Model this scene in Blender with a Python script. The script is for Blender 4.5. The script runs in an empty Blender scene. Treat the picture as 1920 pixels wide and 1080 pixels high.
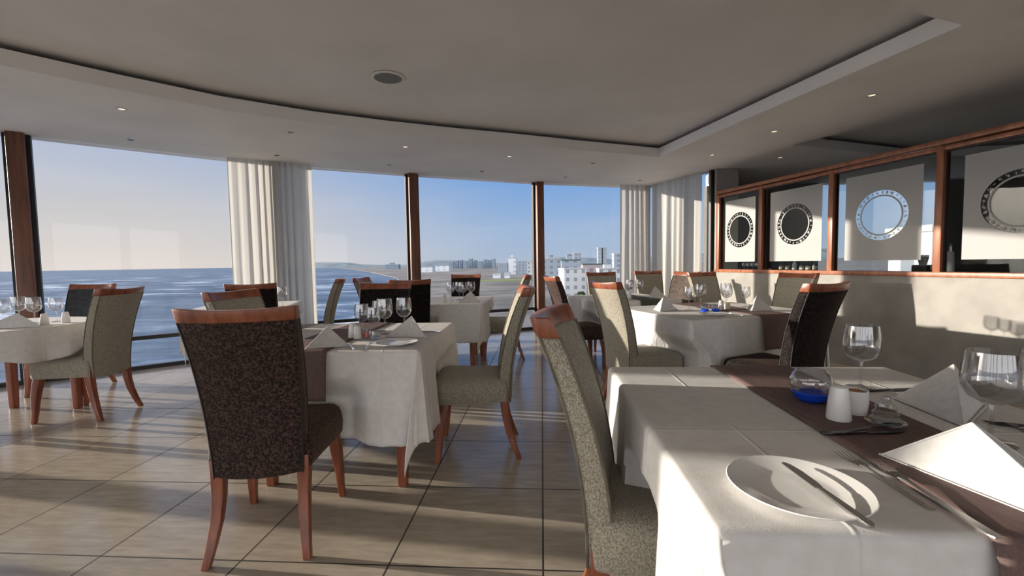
import bpy, bmesh, math, random
from mathutils import Vector, Matrix
R = math.radians
SC = bpy.context.scene
COL = SC.collection
random.seed(7)

# ------------------------------------------------------------------ camera
EYE = 1.166
cam_d = bpy.data.cameras.new('camera')
cam_d.sensor_width = 36.0
cam_d.lens = 36.0 * 823.2 / 1920.0
cam_d.clip_start = 0.02
cam_d.clip_end = 60000
cam = bpy.data.objects.new('camera', cam_d)
COL.objects.link(cam)
_pi, _ro, _ya = 0.0566, -0.0160, -0.0685
_fw = Vector((math.sin(_ya) * math.cos(_pi), math.cos(_ya) * math.cos(_pi), -math.sin(_pi)))
_rt = Vector((math.cos(_ya), -math.sin(_ya), 0))
_up = _rt.cross(_fw)
_r2 = _rt * math.cos(_ro) + _up * math.sin(_ro)
_u2 = -_rt * math.sin(_ro) + _up * math.cos(_ro)
cam.matrix_world = Matrix(((_r2.x, _u2.x, -_fw.x, 0), (_r2.y, _u2.y, -_fw.y, 0), (_r2.z, _u2.z, -_fw.z, EYE), (0, 0, 0, 1)))
SC.camera = cam

# ------------------------------------------------------------------ colour management
SC.view_settings.view_transform = 'Standard'
SC.view_settings.look = 'None'
SC.view_settings.gamma = 1.0
SC.view_settings.use_curve_mapping = False
SC.view_settings.exposure = 0.1
SC.cycles.transparent_max_bounces = 32

# ------------------------------------------------------------------ sky and sun
SUN_DIR = Vector((-1.0, 0.125, 0.142)).normalized()
SUN_POWER = 9.0
BACK_SKY_FILL = 2.5
world = bpy.data.worlds.new('sky')
SC.world = world
world.use_nodes = True
wn = world.node_tree
wn.nodes.clear()


def wnode(t, **kw):
    n = wn.nodes.new(t)
    for k, v in kw.items():
        setattr(n, k, v)
    return n


def ramp(nt, stops, interp='LINEAR'):
    n = nt.nodes.new('ShaderNodeValToRGB')
    cr = n.color_ramp
    cr.interpolation = interp
    while len(cr.elements) > 1:
        cr.elements.remove(cr.elements[-1])
    for i, (p, c) in enumerate(stops):
        e = cr.elements[0] if i == 0 else cr.elements.new(p)
        e.position = p
        e.color = (c[0], c[1], c[2], 1)
    return n


tc = wnode('ShaderNodeTexCoord')
sep = wnode('ShaderNodeSeparateXYZ')
wn.links.new(tc.outputs['Generated'], sep.inputs[0])
far_sky = ramp(wn, [(0.0, (.42, .50, .62)), (0.06, (.37, .49, .67)), (0.18, (.20, .38, .70)), (0.35, (.14, .30, .66)), (1.0, (.12, .24, .55))])
sun_sky = ramp(wn, [(0.0, (.78, .69, .62)), (0.10, (.62, .60, .60)), (0.22, (.42, .50, .66)), (0.42, (.32, .44, .68)), (1.0, (.22, .34, .62))])
wn.links.new(sep.outputs['Z'], far_sky.inputs[0])
wn.links.new(sep.outputs['Z'], sun_sky.inputs[0])
dot = wnode('ShaderNodeVectorMath', operation='DOT_PRODUCT')
dot.inputs[1].default_value = SUN_DIR
wn.links.new(tc.outputs['Generated'], dot.inputs[0])
mr = wnode('ShaderNodeMapRange', interpolation_type='SMOOTHSTEP')
mr.inputs['From Min'].default_value = 0.15
mr.inputs['From Max'].default_value = 0.82
wn.links.new(dot.outputs['Value'], mr.inputs['Value'])
mix = wnode('ShaderNodeMix', data_type='RGBA')
wn.links.new(mr.outputs[0], mix.inputs[0])
wn.links.new(far_sky.outputs[0], mix.inputs[6])
wn.links.new(sun_sky.outputs[0], mix.inputs[7])
mx = wnode('ShaderNodeMath', operation='MAXIMUM')
mx.inputs[1].default_value = 0.0
wn.links.new(dot.outputs['Value'], mx.inputs[0])
pw = wnode('ShaderNodeMath', operation='POWER')
pw.inputs[1].default_value = 60.0
wn.links.new(mx.outputs[0], pw.inputs[0])
gl = wnode('ShaderNodeMix', data_type='RGBA', blend_type='ADD')
glc = wnode('ShaderNodeMix', data_type='RGBA')
glc.inputs[6].default_value = (0, 0, 0, 1)
glc.inputs[7].default_value = (14, 12.2, 10.2, 1)
wn.links.new(pw.outputs[0], glc.inputs[0])
gl.inputs[0].default_value = 1.0
wn.links.new(mix.outputs[2], gl.inputs[6])
wn.links.new(glc.outputs[2], gl.inputs[7])
# faint streaks of high cloud
cmap = wnode('ShaderNodeMapping')
cmap.inputs['Scale'].default_value = (1.2, 1.2, 9.0)
cno = wnode('ShaderNodeTexNoise')
cno.inputs['Scale'].default_value = 2.2
cno.inputs['Detail'].default_value = 5
wn.links.new(tc.outputs['Generated'], cmap.inputs[0])
wn.links.new(cmap.outputs[0], cno.inputs['Vector'])
cr_ = ramp(wn, [(0.45, (0, 0, 0)), (0.8, (.16, .16, .16))])
wn.links.new(cno.outputs[0], cr_.inputs[0])
cl = wnode('ShaderNodeMix', data_type='RGBA')
cl.inputs[7].default_value = (.72, .74, .78, 1)
wn.links.new(cr_.outputs[0], cl.inputs[0])
wn.links.new(gl.outputs[2], cl.inputs[6])
# added fill light: unseen half of the sky behind the viewer made brighter
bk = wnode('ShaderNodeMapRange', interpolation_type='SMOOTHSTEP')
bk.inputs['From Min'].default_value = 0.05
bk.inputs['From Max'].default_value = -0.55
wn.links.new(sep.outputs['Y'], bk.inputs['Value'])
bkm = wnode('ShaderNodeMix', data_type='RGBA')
bkm.inputs[7].default_value = (BACK_SKY_FILL * 1.0, BACK_SKY_FILL * .985, BACK_SKY_FILL * 1.0, 1)
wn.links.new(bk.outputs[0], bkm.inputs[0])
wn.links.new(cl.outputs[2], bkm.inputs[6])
bg = wnode('ShaderNodeBackground')
bg.inputs[1].default_value = 1.0
wo = wnode('ShaderNodeOutputWorld')
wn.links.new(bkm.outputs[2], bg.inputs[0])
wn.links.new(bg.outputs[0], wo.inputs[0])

sun_d = bpy.data.lights.new('sun', 'SUN')
sun_d.energy = SUN_POWER
sun_d.color = (1.0, 0.89, 0.76)
sun_d.angle = R(0.6)
sun = bpy.data.objects.new('sun', sun_d)
sun.rotation_euler = (-SUN_DIR).to_track_quat('-Z', 'Y').to_euler()
sun.location = (-6, 2, 6)
COL.objects.link(sun)


# ------------------------------------------------------------------ materials
def mat(name):
    m = bpy.data.materials.new(name)
    m.use_nodes = True
    return m, m.node_tree, m.node_tree.nodes['Principled BSDF']


def noise_mat(name, c1, c2, scale=8, rough=.6, detail=4, lo=.35, hi=.65, stretch=(1, 1, 1), bump=0.0, bscale=None, spec=.5, metal=0, sheen=0, coat=0, coords='Object', sheen_tint=(1, 1, 1)):
    m, nt, b = mat(name)
    t = nt.nodes.new('ShaderNodeTexCoord')
    mp = nt.nodes.new('ShaderNodeMapping')
    mp.inputs['Scale'].default_value = stretch
    nt.links.new(t.outputs[coords], mp.inputs[0])
    n = nt.nodes.new('ShaderNodeTexNoise')
    n.inputs['Scale'].default_value = scale
    n.inputs['Detail'].default_value = detail
    nt.links.new(mp.outputs[0], n.inputs['Vector'])
    r = ramp(nt, [(lo, c1), (hi, c2)])
    nt.links.new(n.outputs[0], r.inputs[0])
    nt.links.new(r.outputs[0], b.inputs['Base Color'])
    b.inputs['Roughness'].default_value = rough
    b.inputs['Specular IOR Level'].default_value = spec
    b.inputs['Metallic'].default_value = metal
    if sheen:
        b.inputs['Sheen Weight'].default_value = sheen
        b.inputs['Sheen Roughness'].default_value = .4
        b.inputs['Sheen Tint'].default_value = (*sheen_tint, 1)
    if coat:
        b.inputs['Coat Weight'].default_value = coat
    if bump:
        n2 = nt.nodes.new('ShaderNodeTexNoise')
        n2.inputs['Scale'].default_value = bscale or scale * 4
        n2.inputs['Detail'].default_value = 3
        nt.links.new(mp.outputs[0], n2.inputs['Vector'])
        bp = nt.nodes.new('ShaderNodeBump')
        bp.inputs['Strength'].default_value = bump
        bp.inputs['Distance'].default_value = .01
        nt.links.new(n2.outputs[0], bp.inputs['Height'])
        nt.links.new(bp.outputs[0], b.inputs['Normal'])
    return m


M = {}
M['plaster'] = noise_mat('ceiling plaster', (.70, .685, .665), (.76, .745, .725), scale=1.5, rough=.85, bump=.05, bscale=30)
M['fascia'] = noise_mat('fascia plaster', (.80, .785, .77), (.84, .825, .81), scale=2, rough=.8)
M['wallpaint'] = noise_mat('wall plaster', (.25, .237, .215), (.305, .29, .262), scale=5, rough=.8, bump=.12, bscale=60)
M['darkwall'] = noise_mat('dark wall', (.11, .105, .095), (.14, .132, .12), scale=10, rough=.75, stretch=(8, 8, .6))
M['greywall'] = noise_mat('grey wall', (.26, .25, .235), (.31, .30, .28), scale=3, rough=.8)
M['wood'] = noise_mat('mahogany', (.16, .045, .022), (.30, .095, .045), scale=5, rough=.35, stretch=(6, 6, .7), spec=.5)
M['framewood'] = noise_mat('frame wood', (.20, .068, .030), (.34, .125, .058), scale=4, rough=.4, stretch=(6, 6, .8))
M['postwood'] = noise_mat('post wood', (.10, .042, .024), (.19, .075, .040), scale=5, rough=.45, stretch=(7, 7, .5))
M['black'] = noise_mat('black frame', (.008, .008, .009), (.014, .014, .015), scale=6, rough=.5)
M['cloth'] = noise_mat('white linen', (.66, .645, .62), (.72, .705, .685), scale=30, rough=.85, bump=.06, bscale=300, spec=.2)
m = M['cloth']
nt = m.node_tree
t = nt.nodes.new('ShaderNodeTexCoord')
spc = nt.nodes.new('ShaderNodeSeparateXYZ')
nt.links.new(t.outputs['Object'], spc.inputs[0])


def crease(axis, pitch, off):
    n = nt.nodes.new('ShaderNodeMath')
    n.operation = 'MULTIPLY_ADD'
    nt.links.new(spc.outputs[axis], n.inputs[0])
    n.inputs[1].default_value = 1 / pitch
    n.inputs[2].default_value = 50.5 + off
    f = nt.nodes.new('ShaderNodeMath')
    f.operation = 'FRACT'
    nt.links.new(n.outputs[0], f.inputs[0])
    d = nt.nodes.new('ShaderNodeMath')
    d.operation = 'SUBTRACT'
    nt.links.new(f.outputs[0], d.inputs[0])
    d.inputs[1].default_value = .5
    a = nt.nodes.new('ShaderNodeMath')
    a.operation = 'ABSOLUTE'
    nt.links.new(d.outputs[0], a.inputs[0])
    r = nt.nodes.new('ShaderNodeMapRange')
    r.interpolation_type = 'SMOOTHSTEP'
    r.inputs['From Min'].default_value = .007 / pitch
    r.inputs['From Max'].default_value = 0
    nt.links.new(a.outputs[0], r.inputs[0])
    return r.outputs[0]


cx_, cy_ = crease('X', .31, 0), crease('Y', .43, .3)
mxx = nt.nodes.new('ShaderNodeMath')
mxx.operation = 'MAXIMUM'
nt.links.new(cx_, mxx.inputs[0])
nt.links.new(cy_, mxx.inputs[1])
bpc = nt.nodes.new('ShaderNodeBump')
bpc.inputs['Strength'].default_value = .45
bpc.inputs['Distance'].default_value = .003
nt.links.new(mxx.outputs[0], bpc.inputs['Height'])
old = [n for n in nt.nodes if n.type == 'BUMP' and n != bpc][0]
nt.links.new(bpc.outputs[0], old.inputs['Normal'])
M['napkin'] = noise_mat('napkin linen', (.58, .57, .55), (.65, .64, .62), scale=40, rough=.85, bump=.08, bscale=320, spec=.2)
M['runner'] = noise_mat('taupe runner', (.135, .088, .082), (.175, .118, .108), scale=14, rough=.8, stretch=(10, 1, 10), bump=.1, bscale=80, spec=.25)
M['green_runner'] = noise_mat('green runner', (.05, .06, .04), (.09, .10, .07), scale=14, rough=.8)
M['dark_fabric'] = noise_mat('chocolate fabric', (.014, .009, .008), (.082, .048, .039), scale=105, rough=.75, detail=6, lo=.44, hi=.62, bump=.4, bscale=200, spec=.2, sheen=.22, sheen_tint=(.75, .48, .34))
M['black_fabric'] = noise_mat('black brown fabric', (.004, .003, .003), (.022, .015, .013), scale=75, rough=.8, detail=6, lo=.44, hi=.62, bump=.3, bscale=200, spec=.15, sheen=.08, sheen_tint=(.75, .5, .42))
M['brown_fabric'] = noise_mat('brown fabric', (.055, .040, .033), (.10, .075, .060), scale=30, rough=.8, detail=5, bump=.4, bscale=110, spec=.25, sheen=.3)
M['slate_fabric'] = noise_mat('slate fabric', (.03, .035, .04), (.05, .055, .062), scale=30, rough=.8, bump=.4, bscale=110, spec=.25, sheen=.3)
M['cream_fabric'] = noise_mat('cream chenille', (.22, .195, .145), (.44, .41, .34), scale=230, rough=.9, detail=5, lo=.38, hi=.62, bump=.5, bscale=400, spec=.2, sheen=.2, stretch=(1, 1, .7))
M['seam_dark'] = noise_mat('dark piping', (.012, .009, .008), (.02, .015, .012), scale=20, rough=.7)
M['seam_cream'] = noise_mat('olive piping', (.10, .085, .06), (.16, .14, .10), scale=20, rough=.8)
M['china'] = noise_mat('white china', (.80, .79, .77), (.84, .83, .81), scale=3, rough=.12)
M['steel'] = noise_mat('steel', (.55, .54, .52), (.62, .61, .59), scale=20, rough=.18, metal=1)
M['darksteel'] = noise_mat('dark steel', (.05, .05, .052), (.09, .09, .092), scale=20, rough=.25, metal=.8)
M['sugar'] = noise_mat('brown sugar', (.25, .12, .06), (.42, .24, .14), scale=60, rough=.9)
M['red'] = noise_mat('red candle wax', (.75, .10, .10), (.85, .16, .14), scale=20, rough=.4)
M['grille'] = noise_mat('speaker grille', (.17, .165, .16), (.21, .205, .20), scale=200, rough=.7)
M['bottle_green'] = noise_mat('green bottle', (.012, .03, .012), (.02, .05, .02), scale=4, rough=.1)
M['bottle_brown'] = noise_mat('brown bottle', (.05, .02, .008), (.08, .03, .012), scale=4, rough=.1)
M['bottle_white'] = noise_mat('pale bottle', (.66, .66, .64), (.74, .74, .72), scale=4, rough=.25)
M['paper'] = noise_mat('bottle paper label', (.66, .60, .48), (.72, .66, .55), scale=10, rough=.7)
M['leaf'] = noise_mat('leaves', (.015, .035, .012), (.05, .09, .03), scale=6, rough=.7)
M['lawn'] = noise_mat('lawn', (.10, .14, .035), (.17, .20, .06), scale=.3, rough=.9)
M['land'] = noise_mat('shore ground', (.075, .07, .066), (.19, .175, .16), scale=.035, rough=.95, detail=10, lo=.38, hi=.62)
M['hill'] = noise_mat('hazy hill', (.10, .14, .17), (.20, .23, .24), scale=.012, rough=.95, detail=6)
M['asphalt'] = noise_mat('roof slab', (.06, .06, .06), (.10, .10, .10), scale=1, rough=.9)

# glass: clear with fresnel reflection
def glass_mat(name, tint=(.93, .94, .94), ior=1.45, rough=0.0, boost=1.0, edge=None, fpow=5.0):
    m, nt, b = mat(name)
    nt.nodes.remove(b)
    tr = nt.nodes.new('ShaderNodeBsdfTransparent')
    tr.inputs[0].default_value = (*tint, 1)
    g = nt.nodes.new('ShaderNodeBsdfGlossy')
    g.inputs['Roughness'].default_value = rough
    fw_l = nt.nodes.new('ShaderNodeLayerWeight')
    fw_l.inputs[0].default_value = .5
    f5 = nt.nodes.new('ShaderNodeMath')
    f5.operation = 'POWER'
    f5.inputs[1].default_value = fpow
    nt.links.new(fw_l.outputs['Facing'], f5.inputs[0])
    f0 = ((ior - 1) / (ior + 1)) ** 2
    mul = nt.nodes.new('ShaderNodeMath')
    mul.operation = 'MULTIPLY_ADD'
    mul.use_clamp = True
    mul.inputs[1].default_value = (1 - f0) * min(1, boost) * .8
    mul.inputs[2].default_value = f0 * boost
    nt.links.new(f5.outputs[0], mul.inputs[0])
    mx_ = nt.nodes.new('ShaderNodeMixShader')
    nt.links.new(mul.outputs[0], mx_.inputs[0])
    if edge:
        lw = nt.nodes.new('ShaderNodeLayerWeight')
        lw.inputs[0].default_value = .35
        er = ramp(nt, [(0.0, tint), (0.55, tint), (1.0, edge)])
        nt.links.new(lw.outputs['Facing'], er.inputs[0])
        nt.links.new(er.outputs[0], tr.inputs[0])
    nt.links.new(tr.outputs[0], mx_.inputs[1])
    nt.links.new(g.outputs[0], mx_.inputs[2])
    nt.links.new(mx_.outputs[0], nt.nodes['Material Output'].inputs[0])
    return m


M['pane'] = glass_mat('window glass', (.96, .97, .98), 1.25)
M['screen_glass'] = glass_mat('partition glass', (.86, .885, .88), 1.35, 0, .8)
M['crystal'] = glass_mat('wine glass', (.955, .96, .965), 1.5, 0.0, 3.0, edge=(.62, .63, .64), fpow=3.0)
m, nt, b = mat('blue glass')
b.inputs['Base Color'].default_value = (.01, .10, .85, 1)
b.inputs['Roughness'].default_value = .08
b.inputs['Transmission Weight'].default_value = .35
b.inputs['Subsurface Weight'].default_value = .2
M['blue_glass'] = m

# frosted film on the partition glass
m, nt, b = mat('frosted film')
nt.nodes.remove(b)
df = nt.nodes.new('ShaderNodeBsdfDiffuse')
df.inputs[0].default_value = (.62, .615, .60, 1)
tl = nt.nodes.new('ShaderNodeBsdfTranslucent')
tl.inputs[0].default_value = (.62, .62, .61, 1)
a1 = nt.nodes.new('ShaderNodeMixShader')
a1.inputs[0].default_value = .42
nt.links.new(df.outputs[0], a1.inputs[1])
nt.links.new(tl.outputs[0], a1.inputs[2])
nt.links.new(a1.outputs[0], nt.nodes['Material Output'].inputs[0])
M['film'] = m

# sheer curtain
m, nt, b = mat('sheer curtain')
nt.nodes.remove(b)
df = nt.nodes.new('ShaderNodeBsdfDiffuse')
df.inputs[0].default_value = (.66, .64, .60, 1)
tl = nt.nodes.new('ShaderNodeBsdfTranslucent')
tl.inputs[0].default_value = (.50, .49, .46, 1)
tr = nt.nodes.new('ShaderNodeBsdfTransparent')
a1 = nt.nodes.new('ShaderNodeMixShader')
a1.inputs[0].default_value = .45
a2 = nt.nodes.new('ShaderNodeMixShader')
a2.inputs[0].default_value = .05
nt.links.new(df.outputs[0], a1.inputs[1])
nt.links.new(tl.outputs[0], a1.inputs[2])
nt.links.new(a1.outputs[0], a2.inputs[1])
nt.links.new(tr.outputs[0], a2.inputs[2])
nt.links.new(a2.outputs[0], nt.nodes['Material Output'].inputs[0])
M['sheer'] = m

# bulb
m, nt, b = mat('lamp glass lit')
b.inputs['Emission Color'].default_value = (1, .86, .6, 1)
b.inputs['Emission Strength'].default_value = .9
M['bulb'] = m
m, nt, b = mat('lamp glass off')
b.inputs['Base Color'].default_value = (.05, .05, .05, 1)
b.inputs['Roughness'].default_value = .2
M['bulb_off'] = m

# floor tiles
m, nt, b = mat('stone floor tiles')
t = nt.nodes.new('ShaderNodeTexCoord')
sp = nt.nodes.new('ShaderNodeSeparateXYZ')
nt.links.new(t.outputs['Object'], sp.inputs[0])
TX0, TY0, TS = -0.009, 1.607, 0.6


def mth(nt, op, a, bb=None, clamp=False):
    n = nt.nodes.new('ShaderNodeMath')
    n.operation = op
    n.use_clamp = clamp
    for i, v in enumerate((a, bb)):
        if v is None:
            continue
        if isinstance(v, (int, float)):
            n.inputs[i].default_value = v
        else:
            nt.links.new(v, n.inputs[i])
    return n.outputs[0]


def grout(axis, o):
    v = mth(nt, 'MULTIPLY', mth(nt, 'SUBTRACT', sp.outputs[axis], o), 1 / TS)
    fr_ = mth(nt, 'FRACT', mth(nt, 'ADD', v, 100.0))
    e = mth(nt, 'MINIMUM', fr_, mth(nt, 'SUBTRACT', 1.0, fr_))
    return mth(nt, 'LESS_THAN', e, 0.0062), mth(nt, 'FLOOR', v)


gx, ix = grout('X', TX0)
gy, iy = grout('Y', TY0)
g = mth(nt, 'MAXIMUM', gx, gy)
cb = nt.nodes.new('ShaderNodeCombineXYZ')
nt.links.new(ix, cb.inputs[0])
nt.links.new(iy, cb.inputs[1])
wnz = nt.nodes.new('ShaderNodeTexWhiteNoise')
nt.links.new(cb.outputs[0], wnz.inputs[0])
mp = nt.nodes.new('ShaderNodeMapping')
mp.inputs['Scale'].default_value = (1.6, 9, 1)
nt.links.new(t.outputs['Object'], mp.inputs[0])
n1 = nt.nodes.new('ShaderNodeTexNoise')
n1.inputs['Scale'].default_value = 3.5
n1.inputs['Detail'].default_value = 8
n1.inputs['Roughness'].default_value = .65
nt.links.new(mp.outputs[0], n1.inputs['Vector'])
r1 = ramp(nt, [(.3, (.33, .285, .225)), (.7, (.48, .42, .34))])
nt.links.new(n1.outputs[0], r1.inputs[0])
hv = nt.nodes.new('ShaderNodeHueSaturation')
nt.links.new(r1.outputs[0], hv.inputs['Color'])
nt.links.new(mth(nt, 'ADD', mth(nt, 'MULTIPLY', wnz.outputs[0], .16), .92), hv.inputs['Value'])
mg = nt.nodes.new('ShaderNodeMix')
mg.data_type = 'RGBA'
nt.links.new(g, mg.inputs[0])
nt.links.new(hv.outputs[0], mg.inputs[6])
mg.inputs[7].default_value = (.03, .028, .026, 1)
nt.links.new(mg.outputs[2], b.inputs['Base Color'])
n2 = nt.nodes.new('ShaderNodeTexNoise')
n2.inputs['Scale'].default_value = 14
n2.inputs['Detail'].default_value = 6
nt.links.new(mp.outputs[0], n2.inputs['Vector'])
rr = nt.nodes.new('ShaderNodeMapRange')
rr.inputs['To Min'].default_value = .11
rr.inputs['To Max'].default_value = .26
nt.links.new(n2.outputs[0], rr.inputs[0])
nt.links.new(mth(nt, 'ADD', rr.outputs[0], mth(nt, 'MULTIPLY', g, .4)), b.inputs['Roughness'])
bp = nt.nodes.new('ShaderNodeBump')
bp.inputs['Strength'].default_value = .12
bp.inputs['Distance'].default_value = .004
nt.links.new(mth(nt, 'SUBTRACT', n2.outputs[0], g), bp.inputs['Height'])
nt.links.new(bp.outputs[0], b.inputs['Normal'])
M['floor'] = m

# sea
m, nt, b = mat('sea water')
t = nt.nodes.new('ShaderNodeTexCoord')
mp = nt.nodes.new('ShaderNodeMapping')
mp.inputs['Rotation'].default_value = (0, 0, R(28))
mp.inputs['Scale'].default_value = (.014, .034, 1)
nt.links.new(t.outputs['Object'], mp.inputs[0])
n1 = nt.nodes.new('ShaderNodeTexNoise')
n1.inputs['Scale'].default_value = 1.0
n1.inputs['Detail'].default_value = 9
n1.inputs['Roughness'].default_value = .62
n1.inputs['Distortion'].default_value = .6
nt.links.new(mp.outputs[0], n1.inputs['Vector'])
r1 = ramp(nt, [(.34, (.018, .040, .075)), (.47, (.05, .09, .145)), (.555, (.12, .17, .24)), (.62, (.62, .66, .70))])
nt.links.new(n1.outputs[0], r1.inputs[0])
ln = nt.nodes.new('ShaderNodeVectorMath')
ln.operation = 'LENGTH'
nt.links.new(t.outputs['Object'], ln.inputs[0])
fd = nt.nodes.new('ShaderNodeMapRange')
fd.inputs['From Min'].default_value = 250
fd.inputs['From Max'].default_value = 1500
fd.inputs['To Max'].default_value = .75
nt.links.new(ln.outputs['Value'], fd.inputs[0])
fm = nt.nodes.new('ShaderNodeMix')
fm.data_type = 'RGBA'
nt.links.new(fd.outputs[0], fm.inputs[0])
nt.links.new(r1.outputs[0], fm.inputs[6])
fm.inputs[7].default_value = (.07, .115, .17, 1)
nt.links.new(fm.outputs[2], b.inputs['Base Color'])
b.inputs['Roughness'].default_value = .45
mp2 = nt.nodes.new('ShaderNodeMapping')
mp2.inputs['Rotation'].default_value = (0, 0, R(28))
mp2.inputs['Scale'].default_value = (.05, .2, 1)
nt.links.new(t.outputs['Object'], mp2.inputs[0])
n2 = nt.nodes.new('ShaderNodeTexNoise')
n2.inputs['Scale'].default_value = 1.0
n2.inputs['Detail'].default_value = 8
nt.links.new(mp2.outputs[0], n2.inputs['Vector'])
bp = nt.nodes.new('ShaderNodeBump')
bp.inputs['Strength'].default_value = .9
bp.inputs['Distance'].default_value = 2.0
nt.links.new(n2.outputs[0], bp.inputs['Height'])
nt.links.new(bp.outputs[0], b.inputs['Normal'])
M['sea'] = m


# facade with a window grid
def facade_mat(name, wall, win, sx=3.0, sz=3.0):
    m, nt, b = mat(name)
    t = nt.nodes.new('ShaderNodeTexCoord')
    s_ = nt.nodes.new('ShaderNodeSeparateXYZ')
    nt.links.new(t.outputs['Object'], s_.inputs[0])
    h_ = mth(nt, 'ADD', s_.outputs[0], s_.outputs[1])
    fx = mth(nt, 'FRACT', mth(nt, 'ADD', mth(nt, 'MULTIPLY', h_, 1 / sx), 50))
    fz = mth(nt, 'FRACT', mth(nt, 'ADD', mth(nt, 'MULTIPLY', s_.outputs[2], 1 / sz), 50))
    wx = mth(nt, 'MULTIPLY', mth(nt, 'GREATER_THAN', fx, .3), mth(nt, 'LESS_THAN', fx, .72))
    wz = mth(nt, 'MULTIPLY', mth(nt, 'GREATER_THAN', fz, .35), mth(nt, 'LESS_THAN', fz, .8))
    mk = mth(nt, 'MULTIPLY', wx, wz)
    mm = nt.nodes.new('ShaderNodeMix')
    mm.data_type = 'RGBA'
    nt.links.new(mk, mm.inputs[0])
    mm.inputs[6].default_value = (*wall, 1)
    mm.inputs[7].default_value = (*win, 1)
    nt.links.new(mm.outputs[2], b.inputs['Base Color'])
    b.inputs['Roughness'].default_value = .7
    return m


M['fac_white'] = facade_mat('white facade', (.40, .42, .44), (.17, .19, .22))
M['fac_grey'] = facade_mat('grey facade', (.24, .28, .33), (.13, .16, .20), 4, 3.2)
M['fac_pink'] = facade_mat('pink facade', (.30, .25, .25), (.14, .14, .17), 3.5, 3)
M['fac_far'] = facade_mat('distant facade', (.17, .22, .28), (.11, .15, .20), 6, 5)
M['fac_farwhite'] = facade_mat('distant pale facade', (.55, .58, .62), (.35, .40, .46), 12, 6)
M['roof_teal'] = noise_mat('teal roof', (.02, .06, .055), (.03, .08, .07), scale=.4, rough=.7)
M['roof_grey'] = noise_mat('flat grey roof', (.30, .31, .32), (.36, .37, .38), scale=.4, rough=.8)


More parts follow.
